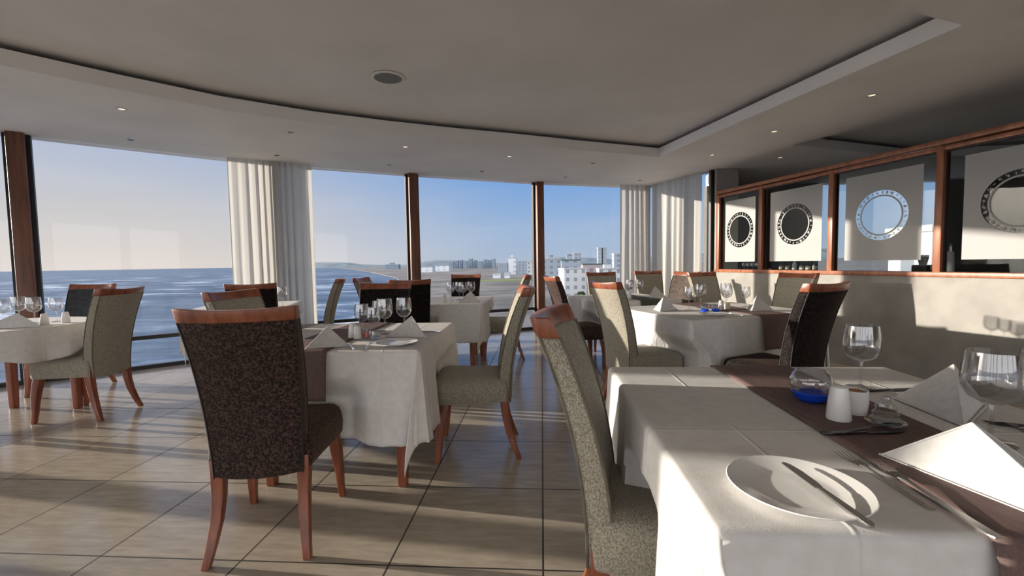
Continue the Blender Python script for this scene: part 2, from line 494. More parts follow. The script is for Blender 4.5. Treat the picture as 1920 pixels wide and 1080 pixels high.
# ------------------------------------------------------------------ mesh helpers
class MB:
    def __init__(s):
        s.v = []
        s.f = []

    def add(s, vs, fs):
        o = len(s.v)
        s.v += [tuple(p) for p in vs]
        s.f += [tuple(i + o for i in f) for f in fs]
        return s

    def box(s, x0, x1, y0, y1, z0, z1, xf=None):
        vs = [(x, y, z) for z in (z0, z1) for y in (y0, y1) for x in (x0, x1)]
        if xf:
            vs = [xf(Vector(p)) for p in vs]
        return s.add(vs, [(0, 2, 3, 1), (4, 5, 7, 6), (0, 1, 5, 4), (2, 6, 7, 3), (0, 4, 6, 2), (1, 3, 7, 5)])

    def beam(s, a, b, z0, z1, w, off=0.0):
        """upright slab from a to b on the plan, w thick, shifted sideways by off"""
        a = Vector(a)
        b = Vector(b)
        d = (b - a).normalized()
        n = Vector((-d.y, d.x))
        vs = []
        for z in (z0, z1):
            for p, k in ((a, -1), (b, -1), (b, 1), (a, 1)):
                q = p + n * (off + k * w / 2)
                vs.append((q.x, q.y, z))
        return s.add(vs, [(0, 3, 2, 1), (4, 5, 6, 7), (0, 1, 5, 4), (1, 2, 6, 5), (2, 3, 7, 6), (3, 0, 4, 7)])

    def prism(s, poly, z0, z1):
        n = len(poly)
        vs = [(p[0], p[1], z0) for p in poly] + [(p[0], p[1], z1) for p in poly]
        fs = [tuple(range(n))[::-1], tuple(range(n, 2 * n))]
        fs += [(i, (i + 1) % n, n + (i + 1) % n, n + i) for i in range(n)]
        return s.add(vs, fs)

    def lathe(s, prof, seg=24, c=(0, 0, 0), closed=False):
        vs = []
        fs = []
        n = len(prof)
        for r, z in prof:
            for k in range(seg):
                a = 2 * math.pi * k / seg
                vs.append((c[0] + r * math.cos(a), c[1] + r * math.sin(a), c[2] + z))
        for i in range(n - 1):
            for k in range(seg):
                k2 = (k + 1) % seg
                fs.append((i * seg + k, i * seg + k2, (i + 1) * seg + k2, (i + 1) * seg + k))
        if not closed:
            fs.append(tuple(range(seg))[::-1])
            fs.append(tuple((n - 1) * seg + k for k in range(seg)))
        return s.add(vs, fs)

    def tube(s, pts, rad, seg=6):
        pts = [Vector(p) for p in pts]
        n = len(pts)
        vs = []
        for i, p in enumerate(pts):
            d = (pts[min(i + 1, n - 1)] - pts[max(i - 1, 0)]).normalized()
            up = Vector((0, 0, 1)) if abs(d.z) < .9 else Vector((1, 0, 0))
            a = d.cross(up).normalized()
            b_ = a.cross(d)
            r = rad[i] if isinstance(rad, (list, tuple)) else rad
            for k in range(seg):
                t_ = 2 * math.pi * k / seg
                vs.append(p + a * (r * math.cos(t_)) + b_ * (r * math.sin(t_)))
        fs = []
        for i in range(n - 1):
            for k in range(seg):
                k2 = (k + 1) % seg
                fs.append((i * seg + k, i * seg + k2, (i + 1) * seg + k2, (i + 1) * seg + k))
        fs.append(tuple(range(seg))[::-1])
        fs.append(tuple((n - 1) * seg + k for k in range(seg)))
        return s.add(vs, fs)

    def stack(s, rings, cap=True):
        """rings: equal-length loops of points, skinned one to the next"""
        n = len(rings[0])
        vs = [p for r in rings for p in r]
        fs = []
        for i in range(len(rings) - 1):
            for k in range(n):
                k2 = (k + 1) % n
                fs.append((i * n + k, i * n + k2, (i + 1) * n + k2, (i + 1) * n + k))
        if cap:
            fs.append(tuple(range(n))[::-1])
            fs.append(tuple((len(rings) - 1) * n + k for k in range(n)))
        return s.add(vs, fs)

    def mesh(s, name, m, smooth=True, bevel=0.0, ang=40, seg=2, merge=False):
        bm = bmesh.new()
        vv = [bm.verts.new(p) for p in s.v]
        for f in s.f:
            try:
                bm.faces.new([vv[i] for i in f])
            except ValueError:
                pass
        if merge:
            bmesh.ops.remove_doubles(bm, verts=bm.verts, dist=1e-5)
        bmesh.ops.recalc_face_normals(bm, faces=bm.faces)
        if bevel:
            es = [e for e in bm.edges if len(e.link_faces) == 2 and e.calc_face_angle(0) > R(ang)]
            bmesh.ops.bevel(bm, geom=es, offset=bevel, segments=seg, profile=.5, affect='EDGES', clamp_overlap=True)
        me = bpy.data.meshes.new(name)
        bm.to_mesh(me)
        bm.free()
        me.materials.append(m)
        if smooth:
            me.polygons.foreach_set('use_smooth', [True] * len(me.polygons))
            me.set_sharp_from_angle(angle=R(45))
        me.update()
        return me

    def build(s, name, m, parent=None, **kw):
        return link(name, s.mesh(name, m, **kw), parent)


def link(name, me, parent=None):
    o = bpy.data.objects.new(name, me)
    COL.objects.link(o)
    if parent is not None:
        o.parent = parent
    return o


def tag(o, label=None, cat=None, group=None, kind=None):
    if label:
        o['label'] = label
    if cat:
        o['category'] = cat
    if group:
        o['group'] = group
    if kind:
        o['kind'] = kind
    return o


def empty(name, loc=(0, 0, 0), rz=0.0, **kw):
    o = bpy.data.objects.new(name, None)
    o.empty_display_size = .1
    o.location = loc
    o.rotation_euler = (0, 0, R(rz))
    COL.objects.link(o)
    return tag(o, **kw)


def struct(name, mb, m, parent=None, label=None, **kw):
    o = mb.build(name, m, parent, **kw)
    if parent is None:
        o['kind'] = 'structure'
        o['label'] = label or name.replace('_', ' ')
    return o


# ------------------------------------------------------------------ the room
CEIL = 2.545
TRAY = 2.705
FAC = [(-7.3, -5.0), (-7.95, -2.6), (-8.0, -.5), (-7.55, 1.25), (-6.78, 2.64), (-5.28, 4.17), (-3.62, 5.72), (-1.98, 6.70), (-.06, 7.70), (1.95, 8.46), (2.66, 6.96)]
PA, PB = Vector((2.68, 6.9)), Vector((3.6, 4.1))
PD = (PB - PA).normalized()
PN = Vector((-PD.y, PD.x))          # towards the bar room


def on_part(y):
    t_ = (y - PA.y) / PD.y
    return PA + PD * t_


ROOM = FAC + [(2.9, 6.98), (3.1, 8.6), (9.0, 8.6), (9.0, -5.0)]
struct('floor', MB().prism(ROOM, -.25, 0), M['floor'], label='beige stone tile floor with dark joints', smooth=False)
T1c = [(-4.35, 1.2), (-4.05, 2.05), (-3.6, 2.79), (-3.21, 3.26), (-2.78, 3.73), (-2.2, 4.18), (-1.6, 4.53), (-.95, 4.86), (-.33, 5.14), (.5, 5.55), (1.57, 6.05), (2.53, 2.89), (2.23, 2.765), (1.86, 2.57), (.6, 1.75), (-1.5, .6), (-3.2, .2)]
T2c = [(3.06, 5.65), (4.0, 4.0), (5.6, 3.3), (8.0, 4.4), (7.6, 6.4), (5.2, 6.6)]


def holed(outer, holes, z):
    bm = bmesh.new()
    ed = []
    for loop in [outer] + holes:
        vs = [bm.verts.new((p[0], p[1], z)) for p in loop]
        for i in range(len(vs)):
            ed.append(bm.edges.new((vs[i], vs[(i + 1) % len(vs)])))
    bmesh.ops.triangle_fill(bm, use_beauty=True, use_dissolve=False, edges=ed, normal=(0, 0, -1))
    bm.verts.index_update()
    mb = MB()
    mb.add([v.co[:] for v in bm.verts], [tuple(v.index for v in f.verts) for f in bm.faces])
    bm.free()
    return mb


def offset_loop(loop, d):
    c = Vector((sum(p[0] for p in loop) / len(loop), sum(p[1] for p in loop) / len(loop)))
    n = len(loop)
    out = []
    area = sum(loop[i][0] * loop[(i + 1) % n][1] - loop[(i + 1) % n][0] * loop[i][1] for i in range(n))
    sg = 1 if area > 0 else -1
    for i in range(n):
        a, b_, c_ = Vector(loop[i - 1]), Vector(loop[i]), Vector(loop[(i + 1) % n])
        d1, d2 = (b_ - a).normalized(), (c_ - b_).normalized()
        n1, n2 = Vector((d1.y, -d1.x)) * sg, Vector((d2.y, -d2.x)) * sg
        nn = (n1 + n2).normalized()
        k = d / max(.4, nn.dot(n1))
        q = b_ + nn * k
        out.append((q.x, q.y))
    return out


over = [(p[0] * 1.03, p[1] * 1.02) for p in ROOM]
mb = holed(over, [T1c, T2c], CEIL)
struct('ceiling', mb, M['plaster'], label='lower plaster ceiling around the raised tray', smooth=False)
mb = MB()
for loop in (T1c, T2c):
    big = offset_loop(loop, .25)
    n = len(big)
    mb.add([(p[0], p[1], TRAY) for p in big], [tuple(range(n))])
    mb.add([(p[0], p[1], CEIL + .06) for p in big] + [(p[0], p[1], TRAY) for p in big], [(i, (i + 1) % n, n + (i + 1) % n, n + i) for i in range(n)])
struct('ceiling', mb, M['plaster'], label='raised inner ceiling of the curved tray', smooth=False)
mb = MB()
for loop in (T1c, T2c):
    o2 = offset_loop(loop, .05)
    n = len(loop)
    vs = [(p[0], p[1], z) for z in (CEIL, CEIL + .115) for p in loop] + [(p[0], p[1], z) for z in (CEIL + .115, CEIL + .002) for p in o2]
    fs = []
    for r_ in range(3):
        fs += [(r_ * n + i, r_ * n + (i + 1) % n, (r_ + 1) * n + (i + 1) % n, (r_ + 1) * n + i) for i in range(n)]
    mb.add(vs, fs)
struct('trim_1', mb, M['fascia'], label='pale fascia lip running round the ceiling tray', smooth=False)
struct('ceiling', MB().prism([(p[0] * 1.05, p[1] * 1.04) for p in ROOM], TRAY + .06, TRAY + .3), M['asphalt'], label='roof slab above the ceiling', smooth=False)
mb = MB()
for i in range(len(over)):
    mb.beam(over[i], over[(i + 1) % len(over)], CEIL + .001, TRAY + .07, .05)
struct('trim_2', mb, M['fascia'], label='outer roof edge band', smooth=False)

# --- glazed facade: posts and bays
names_bay = ['window beyond the left edge', 'window at far left', 'window on the left side', 'window on the left side by the corner', 'tall window left of the leaning wood post',
             'big sea window at the left', 'sea window beside the pale curtain', 'middle window over the beach', 'window over the town at the right', 'narrow window behind the right curtains']
for i in range(len(FAC) - 1):
    a, b_ = Vector(FAC[i]), Vector(FAC[i + 1])
    w = empty('window_%d' % (i + 1), (a.x, a.y, 0), kind='structure', label=names_bay[i])
    L_ = (b_ - a).length
    ang = math.degrees(math.atan2(b_.y - a.y, b_.x - a.x))
    w.rotation_euler = (0, 0, R(ang))
    MB().box(.05, L_ - .05, -.006, .006, .04, CEIL - .01).build('pane', M['pane'], w, smooth=False)
    MB().box(.03, L_ - .03, -.03, .03, 0.0, .045).box(.03, L_ - .03, -.025, .025, .345, .39).build('rail', M['black'], w, smooth=False)
    MB().box(.06, .10, -.035, .035, .0, CEIL - .002).box(L_ - .10, L_ - .06, -.035, .035, .0, CEIL - .002).build('frame', M['black'], w, smooth=False)
for i in range(len(FAC) - 1):
    p = Vector(FAC[i])
    pr = Vector(FAC[max(0, i - 1)])
    nx = Vector(FAC[i + 1])
    d = (nx - pr).normalized()
    n = Vector((d.y, -d.x))
    ang = math.atan2(d.y, d.x)
    o = MB().box(-.065, .065, -.13, .08, 0.0, CEIL - .001).build('trim_%d' % (i + 3), M['postwood'], None, bevel=.006)
    o.location = (p.x, p.y, 0)
    o.rotation_euler = (0, 0, ang)
    o['kind'] = 'structure'
    o['label'] = 'dark wood window post'

# --- partition wall with glazed screen
SILL, TOPR = 1.005, 2.185
PEND = on_part(-1.2)
YS = [6.9, 6.13, 5.19, 4.22, 3.22, 2.2, 1.15, .1, -1.2]
struct('wall_right', MB().beam(PA, PEND, 0, SILL - .025, .12, .03), M['wallpaint'], label='cream plaster half wall under the wood screen', smooth=False)
struct('wall_far', MB().beam((2.66, 7.02), (2.98, 7.02), 0, CEIL, .16).beam((2.94, 7.0), (3.3, 8.55), 0, CEIL, .14), M['greywall'], label='pale pillar at the end of the wood screen', smooth=False)
mb = MB()
mb.beam(PA - PD * .04, PEND, SILL - .025, SILL + .02, .15, .03)
struct('trim_14', mb, M['framewood'], label='wooden sill of the glazed screen', bevel=.005)
mb = MB()
mb.beam(PA - PD * .04, PEND, TOPR - .035, TOPR + .012, .12, .03)
mb.beam(PA - PD * .02, PEND, TOPR - .085, TOPR - .045, .08, .03)
struct('trim_15', mb, M['framewood'], label='double wooden top rail of the glazed screen', bevel=.005)
for i, y in enumerate(YS):
    p = on_part(y)
    a = p - PD * .03
    b_ = p + PD * .03
    struct('trim_%d' % (16 + i), MB().beam(a, b_, SILL + .015, TOPR - .04, .09, .03), M['framewood'], label='wooden post of the glazed screen', bevel=.005)


def film_mesh(w, h, cz, z0, seed):
    """sheet with a porthole: solid outside r .25, an open ring with small marks, a thin ring, an open disc"""
    mb = MB()
    N = 96
    R1, R2, R3 = .25, .205, .19
    co = []
    for k in range(N):
        a = 2 * math.pi * k / N
        co.append((math.cos(a), math.sin(a)))
    vin = [(R1 * c, 0, cz + R1 * s_) for c, s_ in co]
    vout = []
    for c, s_ in co:
        t_ = min((w / 2) / abs(c) if abs(c) > 1e-6 else 1e9, ((h - (cz - z0)) if s_ > 0 else (cz - z0)) / abs(s_) if abs(s_) > 1e-6 else 1e9)
        vout.append((t_ * c, 0, cz + t_ * s_))
    # pull the nearest ray of each corner onto the corner
    for cx in (-w / 2, w / 2):
        for zz in (z0, z0 + h):
            k = min(range(N), key=lambda q: (vout[q][0] - cx) ** 2 + (vout[q][2] - zz) ** 2)
            vout[k] = (cx, 0, zz)
    mb.add(vin + vout, [(k, (k + 1) % N, N + (k + 1) % N, N + k) for k in range(N)])
    mb.add([(R2 * c, 0, cz + R2 * s_) for c, s_ in co] + [(R3 * c, 0, cz + R3 * s_) for c, s_ in co], [(k, N + k, N + (k + 1) % N, (k + 1) % N) for k in range(N)])
    rnd = random.Random(seed)
    for k in range(30):                                    # short marks round the ring
        a = 2 * math.pi * (k + .5) / 30
        for j in range(rnd.choice((1, 2, 2, 3))):
            aa = a + (j - 1) * .045
            ra = rnd.choice((.214, .214, .224))
            rb = rnd.choice((.241, .241, .232))
            da = rnd.choice((.013, .019, .026))
            mb.add([(r_ * math.cos(q), 0, cz + r_ * math.sin(q)) for r_, q in ((ra, aa - da), (rb, aa - da), (rb, aa + da), (ra, aa + da))], [(0, 1, 2, 3)])
    return mb


bay_label = ['narrow glass bay of the wood screen nearest the curtains', 'glass bay with sunlit porthole film', 'glass bay whose porthole shows the sky', 'glass bay at the right edge with dark porthole',
             'glass bay beyond the right edge', 'glass bay beyond the right edge', 'glass bay beyond the right edge', 'glass bay beyond the right edge']
for i in range(len(YS) - 1):
    a, b_ = on_part(YS[i]), on_part(YS[i + 1])
    c = (a + b_) / 2 + PN * .03
    L_ = (b_ - a).length
    w = empty('window_%d' % (11 + i), (c.x, c.y, 0), math.degrees(math.atan2(PD.y, PD.x)), kind='structure', label=bay_label[i])
    MB().box(-L_ / 2 + .03, L_ / 2 - .03, -.004, .004, SILL + .02, TOPR - .08).build('pane', M['screen_glass'], w, smooth=False)
    e = MB()
    e.box(-L_ / 2 + .03, -L_ / 2 + .042, -.012, .012, SILL + .02, TOPR - .085).box(L_ / 2 - .042, L_ / 2 - .03, -.012, .012, SILL + .02, TOPR - .085)
    e.box(-L_ / 2 + .03, L_ / 2 - .03, -.012, .012, TOPR - .097, TOPR - .083)
    e.build('glazing_bead', M['black'], w, smooth=False)
    fw_ = min(.73, L_ - .24)
    film_mesh(fw_, .89, 1.59, 1.135, 40 + i).build('frosted_film', M['film'], w, smooth=False).location = (0, -.007, 0)

# --- walls of the rest of the building
mb = MB().beam((5.9, -5.0), (9.0, -5.0), 0, CEIL, .15)
for k in range(7):
    xk = -7.3 + 2.2 * k
    mb.beam((xk - .08, -5.0), (xk + .08, -5.0), 0, CEIL, .2)
struct('wall_back', mb, M['wallpaint'], label='unseen back wall behind the viewer, glazed to add fill light', smooth=False)
for k in range(6):  # out-of-view glazing, added so the brightened back sky fills the room
    xk = -7.3 + 2.2 * k
    w = empty('window_%d' % (21 + k), (xk + 1.1, -5.0, 0), kind='structure', label='unseen window added in the back wall behind the viewer for fill light')
    MB().box(-1.02, 1.02, -.006, .006, .04, CEIL - .01).build('pane', M['pane'], w, smooth=False)
    MB().box(-1.02, 1.02, -.03, .03, 0, .045).build('rail', M['black'], w, smooth=False)
struct('wall_bar', MB().beam((9.0, -5.0), (9.0, 8.6), 0, CEIL, .15), M['darkwall'], label='dark far side wall of the bar room', smooth=False)
struct('wall_bar_end', MB().beam((3.1, 8.6), (5.1, 8.6), 0, CEIL, .15).beam((5.1, 8.6), (7.25, 8.6), 0, .85, .15).beam((7.25, 8.6), (9.0, 8.6), 0, CEIL, .15), M['darkwall'], label='dark end wall of the bar room', smooth=False)
w = empty('window_20', (6.175, 8.6, 0), kind='structure', label='bar room window seen through the glazed screen')
MB().box(-1.07, 1.07, -.006, .006, .87, CEIL - .02).build('pane', M['pane'], w, smooth=False)
MB().box(-1.09, -1.04, -.04, .04, .85, CEIL - .01).box(1.04, 1.09, -.04, .04, .85, CEIL - .01).box(-1.07, 1.07, -.04, .04, .84, .89).build('frame', M['black'], w, smooth=False)

# ------------------------------------------------------------------ ceiling fittings
sp_ = empty('ceiling_speaker', (-1.24, 3.62, TRAY), label='round grey loudspeaker set in the raised ceiling', cat='speaker')
MB().lathe([(.128, 0), (.138, -.006), (.130, -.012), (.112, -.012), (.112, -.004)], 40).build('rim', M['plaster'], sp_)
MB().lathe([(.0, -.0055), (.06, -.008), (.112, -.006), (.112, -.003), (.0, -.003)], 40, closed=True).build('grille', M['grille'], sp_)

dl = [
    (-3.591, 3.625, 1, 'recessed ceiling downlight over the left table, lit yellowish'),
    (-4.36, 4.482, 0, 'dark ceiling downlight close to the big left sea window'),
    (-2.559, 4.434, 0, 'dark ceiling downlight next to the tray edge, in front of the pale curtain'),
    (-3.254, 5.308, 0, 'dark ceiling downlight just above the pale curtain'),
    (-1.575, 5.124, 1, 'yellowish ceiling downlight next to the tray edge, left of the middle post'),
    (-2.079, 6.008, 0, 'dark ceiling downlight above the window right of the pale curtain'),
    (-.402, 5.747, 1, 'small ceiling downlight next to the tray edge, over the middle window'),
    (-.873, 6.609, 0, 'dark ceiling downlight close to the glass of the middle window'),
    (.398, 7.253, 0, 'dark ceiling downlight above the town window'),
    (.734, 6.303, 0, 'faint ceiling downlight left of the tray corner'),
    (1.692, 7.73, 0, 'dark ceiling downlight above the right corner curtain'),
    (2.246, 6.018, 1, 'lit ceiling downlight just right of the tray corner'),
    (3.256, 6.302, 1, 'bright ceiling downlight past the end of the wood screen'),
    (2.527, 5.02, 1, 'middle ceiling downlight along the straight tray edge'),
    (2.819, 4.021, 1, 'bright ceiling downlight above the wood screen, nearest the viewer'),
]
ring_me = MB().lathe([(.034, -.001), (.046, -.001), (.046, -.005), (.040, -.008), (.034, -.005)], 24, closed=True).mesh('ring', M['steel'])
bulb_on = MB().lathe([(0, -.0035), (.02, -.005), (.034, -.003), (.034, -.001), (0, -.001)], 20, closed=True).mesh('bulb', M['bulb'])
bulb_off = MB().lathe([(0, -.0035), (.02, -.005), (.034, -.003), (.034, -.001), (0, -.001)], 20, closed=True).mesh('bulb', M['bulb_off'])
for x, y, on, lab in dl:
    d_ = empty('ceiling_downlight', (x, y, CEIL), label=lab, cat='ceiling light', group='recessed ceiling downlights')
    d_.scale = (.78, .78, .78)
    link('ring', ring_me, d_)
    link('bulb', bulb_on if on else bulb_off, d_)
    if on:
        s_ = bpy.data.lights.new('downlight_beam', 'SPOT')
        s_.energy = 12
        s_.color = (1, .85, .66)
        s_.spot_size = R(110)
        s_.spot_blend = .8
        s_.shadow_soft_size = .03
        so = bpy.data.objects.new('downlight_beam', s_)
        so.location = (x, y, CEIL - .03)
        COL.objects.link(so)


# ------------------------------------------------------------------ curtains
def curtain(name, pts, z0, z1, pitch, amp, seed, label, flare=0.0):
    """pleated sheet hung along a plan polyline"""
    rnd = random.Random(seed)
    P_ = [Vector(p) for p in pts]
    seg = [(P_[i + 1] - P_[i]).length for i in range(len(P_) - 1)]
    tot = sum(seg)
    N = int(tot / .012)
    ph = 0
    cols = []
    for k in range(N + 1):
        s_ = tot * k / N
        i = 0
        q = s_
        while i < len(seg) - 1 and q > seg[i]:
            q -= seg[i]
            i += 1
        d = (P_[i + 1] - P_[i]).normalized()
        n = Vector((d.y, -d.x))
        ph += .007 / pitch * 2 * math.pi * (.7 + .6 * (.5 + .5 * math.sin(s_ * 9 + seed)))
        cols.append((P_[i] + d * q, n, d, ph, s_ / tot))
    rows = 12
    vs = []
    for r_ in range(rows + 1):
        v = r_ / rows
        z = z0 + (z1 - z0) * v
        for p, n, d, f, u in cols:
            a = amp * (1.25 - .6 * v) * (.7 + .3 * math.sin(u * 17 + seed))
            q = p + n * (a * (math.sin(f) + .35 * math.sin(2.1 * f + seed + (1 - v) * 1.2))) + d * (flare * (u - .5) * (1 - v))
            vs.append((q.x, q.y, z))
    W = len(cols)
    fs = [(r_ * W + k, r_ * W + k + 1, (r_ + 1) * W + k + 1, (r_ + 1) * W + k) for r_ in range(rows) for k in range(W - 1)]
    mb = MB().add(vs, fs)
    o = mb.build(name, M['sheer'])
    return tag(o, label, 'curtain')


curtain('curtain', [(-3.90, 5.30), (-3.55, 5.54), (-3.08, 5.80)], .02, CEIL - .005, .05, .026, 3, 'pale sheer curtain bunched between the two left sea windows')
curtain('curtain', [(1.42, 8.08), (1.98, 8.26)], .02, CEIL - .005, .07, .028, 5, 'cream curtain bunched in the far right corner beside the town window', .05)
curtain('curtain', [(2.02, 8.20), (2.50, 7.12)], .02, CEIL - .005, .10, .04, 8, 'wide sheer curtain on the side window by the wood screen, striped with sun')
curtain('curtain', [(-6.95, 2.15), (-7.12, 1.86)], .02, CEIL - .005, .09, .035, 11, 'pale curtain beside the post beyond the left edge')


# ------------------------------------------------------------------ chairs
def back_pt(u, v, t_):
    hw = .168 + .034 * v
    y = -.185 - .02 * v - .135 * v * v + .045 * u * u * (.35 + .65 * v)
    th = .072 - .018 * v
    z = .335 + .635 * v - (.012 * (1 - u * u) if v < .02 else 0)
    if t_ == 0:
        y += th / 2 + .012 * (1 - u * u) * math.sin(math.pi * min(1, v + .1))
    else:
        y -= th / 2
    return (u * hw, y, z)


def grid_shell(nu, nv, fn):
    mb = MB()
    vs = []
    for t_ in (0, 1):
        for j in range(nv + 1):
            for i in range(nu + 1):
                vs.append(fn(-1 + 2 * i / nu, j / nv, t_))
    W = nu + 1
    H = (nu + 1) * (nv + 1)
    fs = []
    for j in range(nv):
        for i in range(nu):
            a = j * W + i
            fs.append((a, a + 1, a + W + 1, a + W))
            fs.append((H + a, H + a + W, H + a + W + 1, H + a + 1))
        fs.append((j * W, j * W + W, H + j * W + W, H + j * W))
        fs.append((j * W + nu, H + j * W + nu, H + j * W + W + nu, j * W + W + nu))
    for i in range(nu):
        fs.append((i, H + i, H + i + 1, i + 1))
        q = nv * W + i
        fs.append((q, q + 1, H + q + 1, H + q))
    return mb.add(vs, fs)


def rail_pt(u, v, t_):
    z = .968 + .045 * v + .010 * u * u * v
    y = -.185 - .02 - .135 - .018 * v + .045 * u * u
    th = .058 - .012 * v
    return (u * (.2045 + .005 * v), y + (th / 2 if t_ == 0 else -th / 2), z)


def seat_mesh(m):
    def outline(inset, z, crown=0):
        pts = []
        # rounded trapezoid, counter-clockwise
        cs = [(-.232, .245, .06), (-.195, -.19, .02), (.195, -.19, .02), (.232, .245, .06)]
        cs = [(-.195, -.19, .02), (.195, -.19, .02), (.232, .245, .07), (-.232, .245, .07)]
        cent = [(x - math.copysign(r_, x), y - math.copysign(r_, y)) for x, y, r_ in cs]
        st = [180, 270, 0, 90]
        for (x, y, r_), (cx, cy), a0 in zip(cs, cent, st):
            for k in range(7):
                a = R(a0 + 90 * k / 6)
                rr_ = max(.004, r_ - inset)
                ex = r_ - inset - rr_
                pts.append((cx + rr_ * math.cos(a) + (ex * math.cos(R(a0 + 45)) * 1.2 if ex < 0 else 0), cy + rr_ * math.sin(a) + (ex * math.sin(R(a0 + 45)) * 1.2 if ex < 0 else 0), z))
        # bow the front edge
        return [(px, py + (.018 * (1 - (px / .232) ** 2) if py > .1 else 0), pz) for px, py, pz in pts]
    rings = [outline(.006, .345), outline(0, .352), outline(-.004, .40), outline(0, .44), outline(.010, .466), outline(.03, .480), outline(.075, .490)]
    return MB().stack(rings).mesh('seat', m)


def leg_mesh(kind, sx):
    if kind == 'rear':
        secs = [(.162, -.172, .40, .024), (.163, -.170, .33, .024), (.162, -.178, .25, .022), (.166, -.196, .16, .020), (.175, -.222, .08, .0175), (.187, -.252, .0, .015)]
    else:
        secs = [(.185, .185, .40, .026), (.188, .190, .33, .026), (.196, .203, .25, .024), (.203, .212, .16, .020), (.206, .216, .08, .0165), (.209, .228, .0, .0145)]
    rings = []
    for x, y, z, h in secs:
        x *= sx
        rings.append([(x - h, y - h, z), (x + h, y - h, z), (x + h, y + h, z), (x - h, y + h, z)])
    return MB().stack(rings[::-1]).mesh('leg', M['wood'], bevel=.004)


FAB = {}


def chair_meshes(fab):
    if fab in FAB:
        return FAB[fab]
    m = M[fab]
    seam = M['seam_cream'] if fab == 'cream_fabric' else M['seam_dark']
    bk = grid_shell(12, 14, back_pt).mesh('backrest', m, bevel=.010, ang=55, merge=True)
    pp = [MB().tube([back_pt(u * .985, v / 14, t_) for v in range(3 * (1 - t_), 15)], .004, 6).mesh('piping', seam) for u in (-1, 1) for t_ in (0, 1)]
    FAB[fab] = dict(seat=seat_mesh(m), backrest=bk, piping=pp)
    return FAB[fab]


RAIL = grid_shell(12, 2, rail_pt).mesh('top_rail', M['wood'], bevel=.006, ang=50, merge=True)
LEGS = [leg_mesh(k, s_) for k in ('front', 'rear') for s_ in (-1, 1)]


def chair(x, y, rz, fab, label, group):
    c = empty('dining_chair', (x, y, 0), rz, label=label, cat='chair', group=group)
    ms = chair_meshes(fab)
    link('seat', ms['seat'], c)
    bk = link('backrest', ms['backrest'], c)
    for me in ms['piping']:
        link('piping', me, bk)
    link('top_rail', RAIL, c)
    for me in LEGS:
        link('leg', me, c)
    return c


D, K_, C_, B_, S_ = 'dark_fabric', 'black_fabric', 'cream_fabric', 'brown_fabric', 'slate_fabric'
CH = [
    ('front', -1.183, 1.84, 12, D, 'large dark chocolate patterned chair in the foreground, its back to the viewer', 't2'),
    ('t2r', -.42, 2.72, 96, C_, 'cream chair at the right side of the centre table, facing left', 't2'),
    ('t1l', .345, 1.287, -100, C_, 'cream chair tucked in at the left side of the nearest table, seen edge on', 't1'),
    ('t3l', .75, 3.42, -68, C_, 'sunlit cream chair at the left side of the right-hand table, its back to the light', 't3'),
    ('t3n', 1.555, 3.03, 30, K_, 'near-black tall chair in front of the right-hand table, backing onto the nearest table', 't3'),
    ('t4r', -3.67, 3.26, 95, C_, 'olive cream chair at the left-hand table, seen from behind', 't4'),
    ('t4f', -4.58, 3.93, 190, S_, 'slate grey chair behind the left-hand table against the sea', 't4'),
    ('t2l', -1.66, 2.63, -96, C_, 'cream chair whose top shows just over the big foreground chair', 't2'),
    ('t5n', -2.74, 4.08, 22, K_, 'dark chair in front of the pale curtain, above the cream chair top', 't5'),
    ('t5r', -2.64, 4.84, 110, C_, 'narrow edge-on olive chair right of the pale curtain', 't5'),
    ('t7l', -1.88, 5.2, -90, C_, 'cream chair half hidden behind the dark chairs, leaning left beside the middle post', 't7'),
    ('t2f', -1.27, 3.25, 184, K_, 'dark chair on the far side of the centre table, behind the wine glasses', 't2'),
    ('t7n', -1.38, 4.60, 12, K_, 'dark chair just under the middle wood post, its back to the viewer', 't7'),
    ('t7f', -1.06, 5.78, 180, K_, 'small dark chair behind the far table, facing the viewer against the beach', 't7'),
    ('t7r', -.50, 5.40, 96, C_, 'cream chair at the right of the far table, top against the town', 't7'),
    ('t8l', .40, 4.82, -74, D, 'dark brown chair standing before the right wood post, facing right', 't8'),
    ('t8f', .86, 5.95, 186, C_, 'olive chair showing behind the sunlit cream chair, below the town', 't8'),
    ('t9a', 1.62, 6.34, 190, C_, 'greyish cream chair by the corner curtain, leftmost of the row of three under it', 't9'),
    ('t9b', 1.60, 5.68, 118, B_, 'brown chair in the middle of the row of three under the sheer curtain', 't9'),
    ('t9c', 2.06, 5.20, 205, C_, 'cream chair under the end of the wood screen, rightmost of the row of three', 't9'),
    ('t3r', 2.33, 4.56, 112, C_, 'cream chair against the half wall at the right end of the right-hand table', 't3'),
]
GRP = dict(t1='chair at the nearest table', t2='chairs at the centre table', t3='chairs at the right-hand table', t4='chairs at the left-hand table', t5='chairs by the pale curtain', t7='chairs at the far table', t8='chairs at the town window table', t9='row of chairs under the sheer curtain')
CHO = {}
for key, x, y, rz, fab, lab, g_ in CH:
    CHO[key] = chair(x, y, rz, fab, lab, GRP[g_])


# ------------------------------------------------------------------ tables
TOPZ = .745


def seats_for(cx, cy, rot):
    """seat outlines of every chair in table coordinates"""
    out = []
    for key, x, y, rz, *_ in CH:
        out.append(((x - cx, y - cy), rz - rot))
    return out


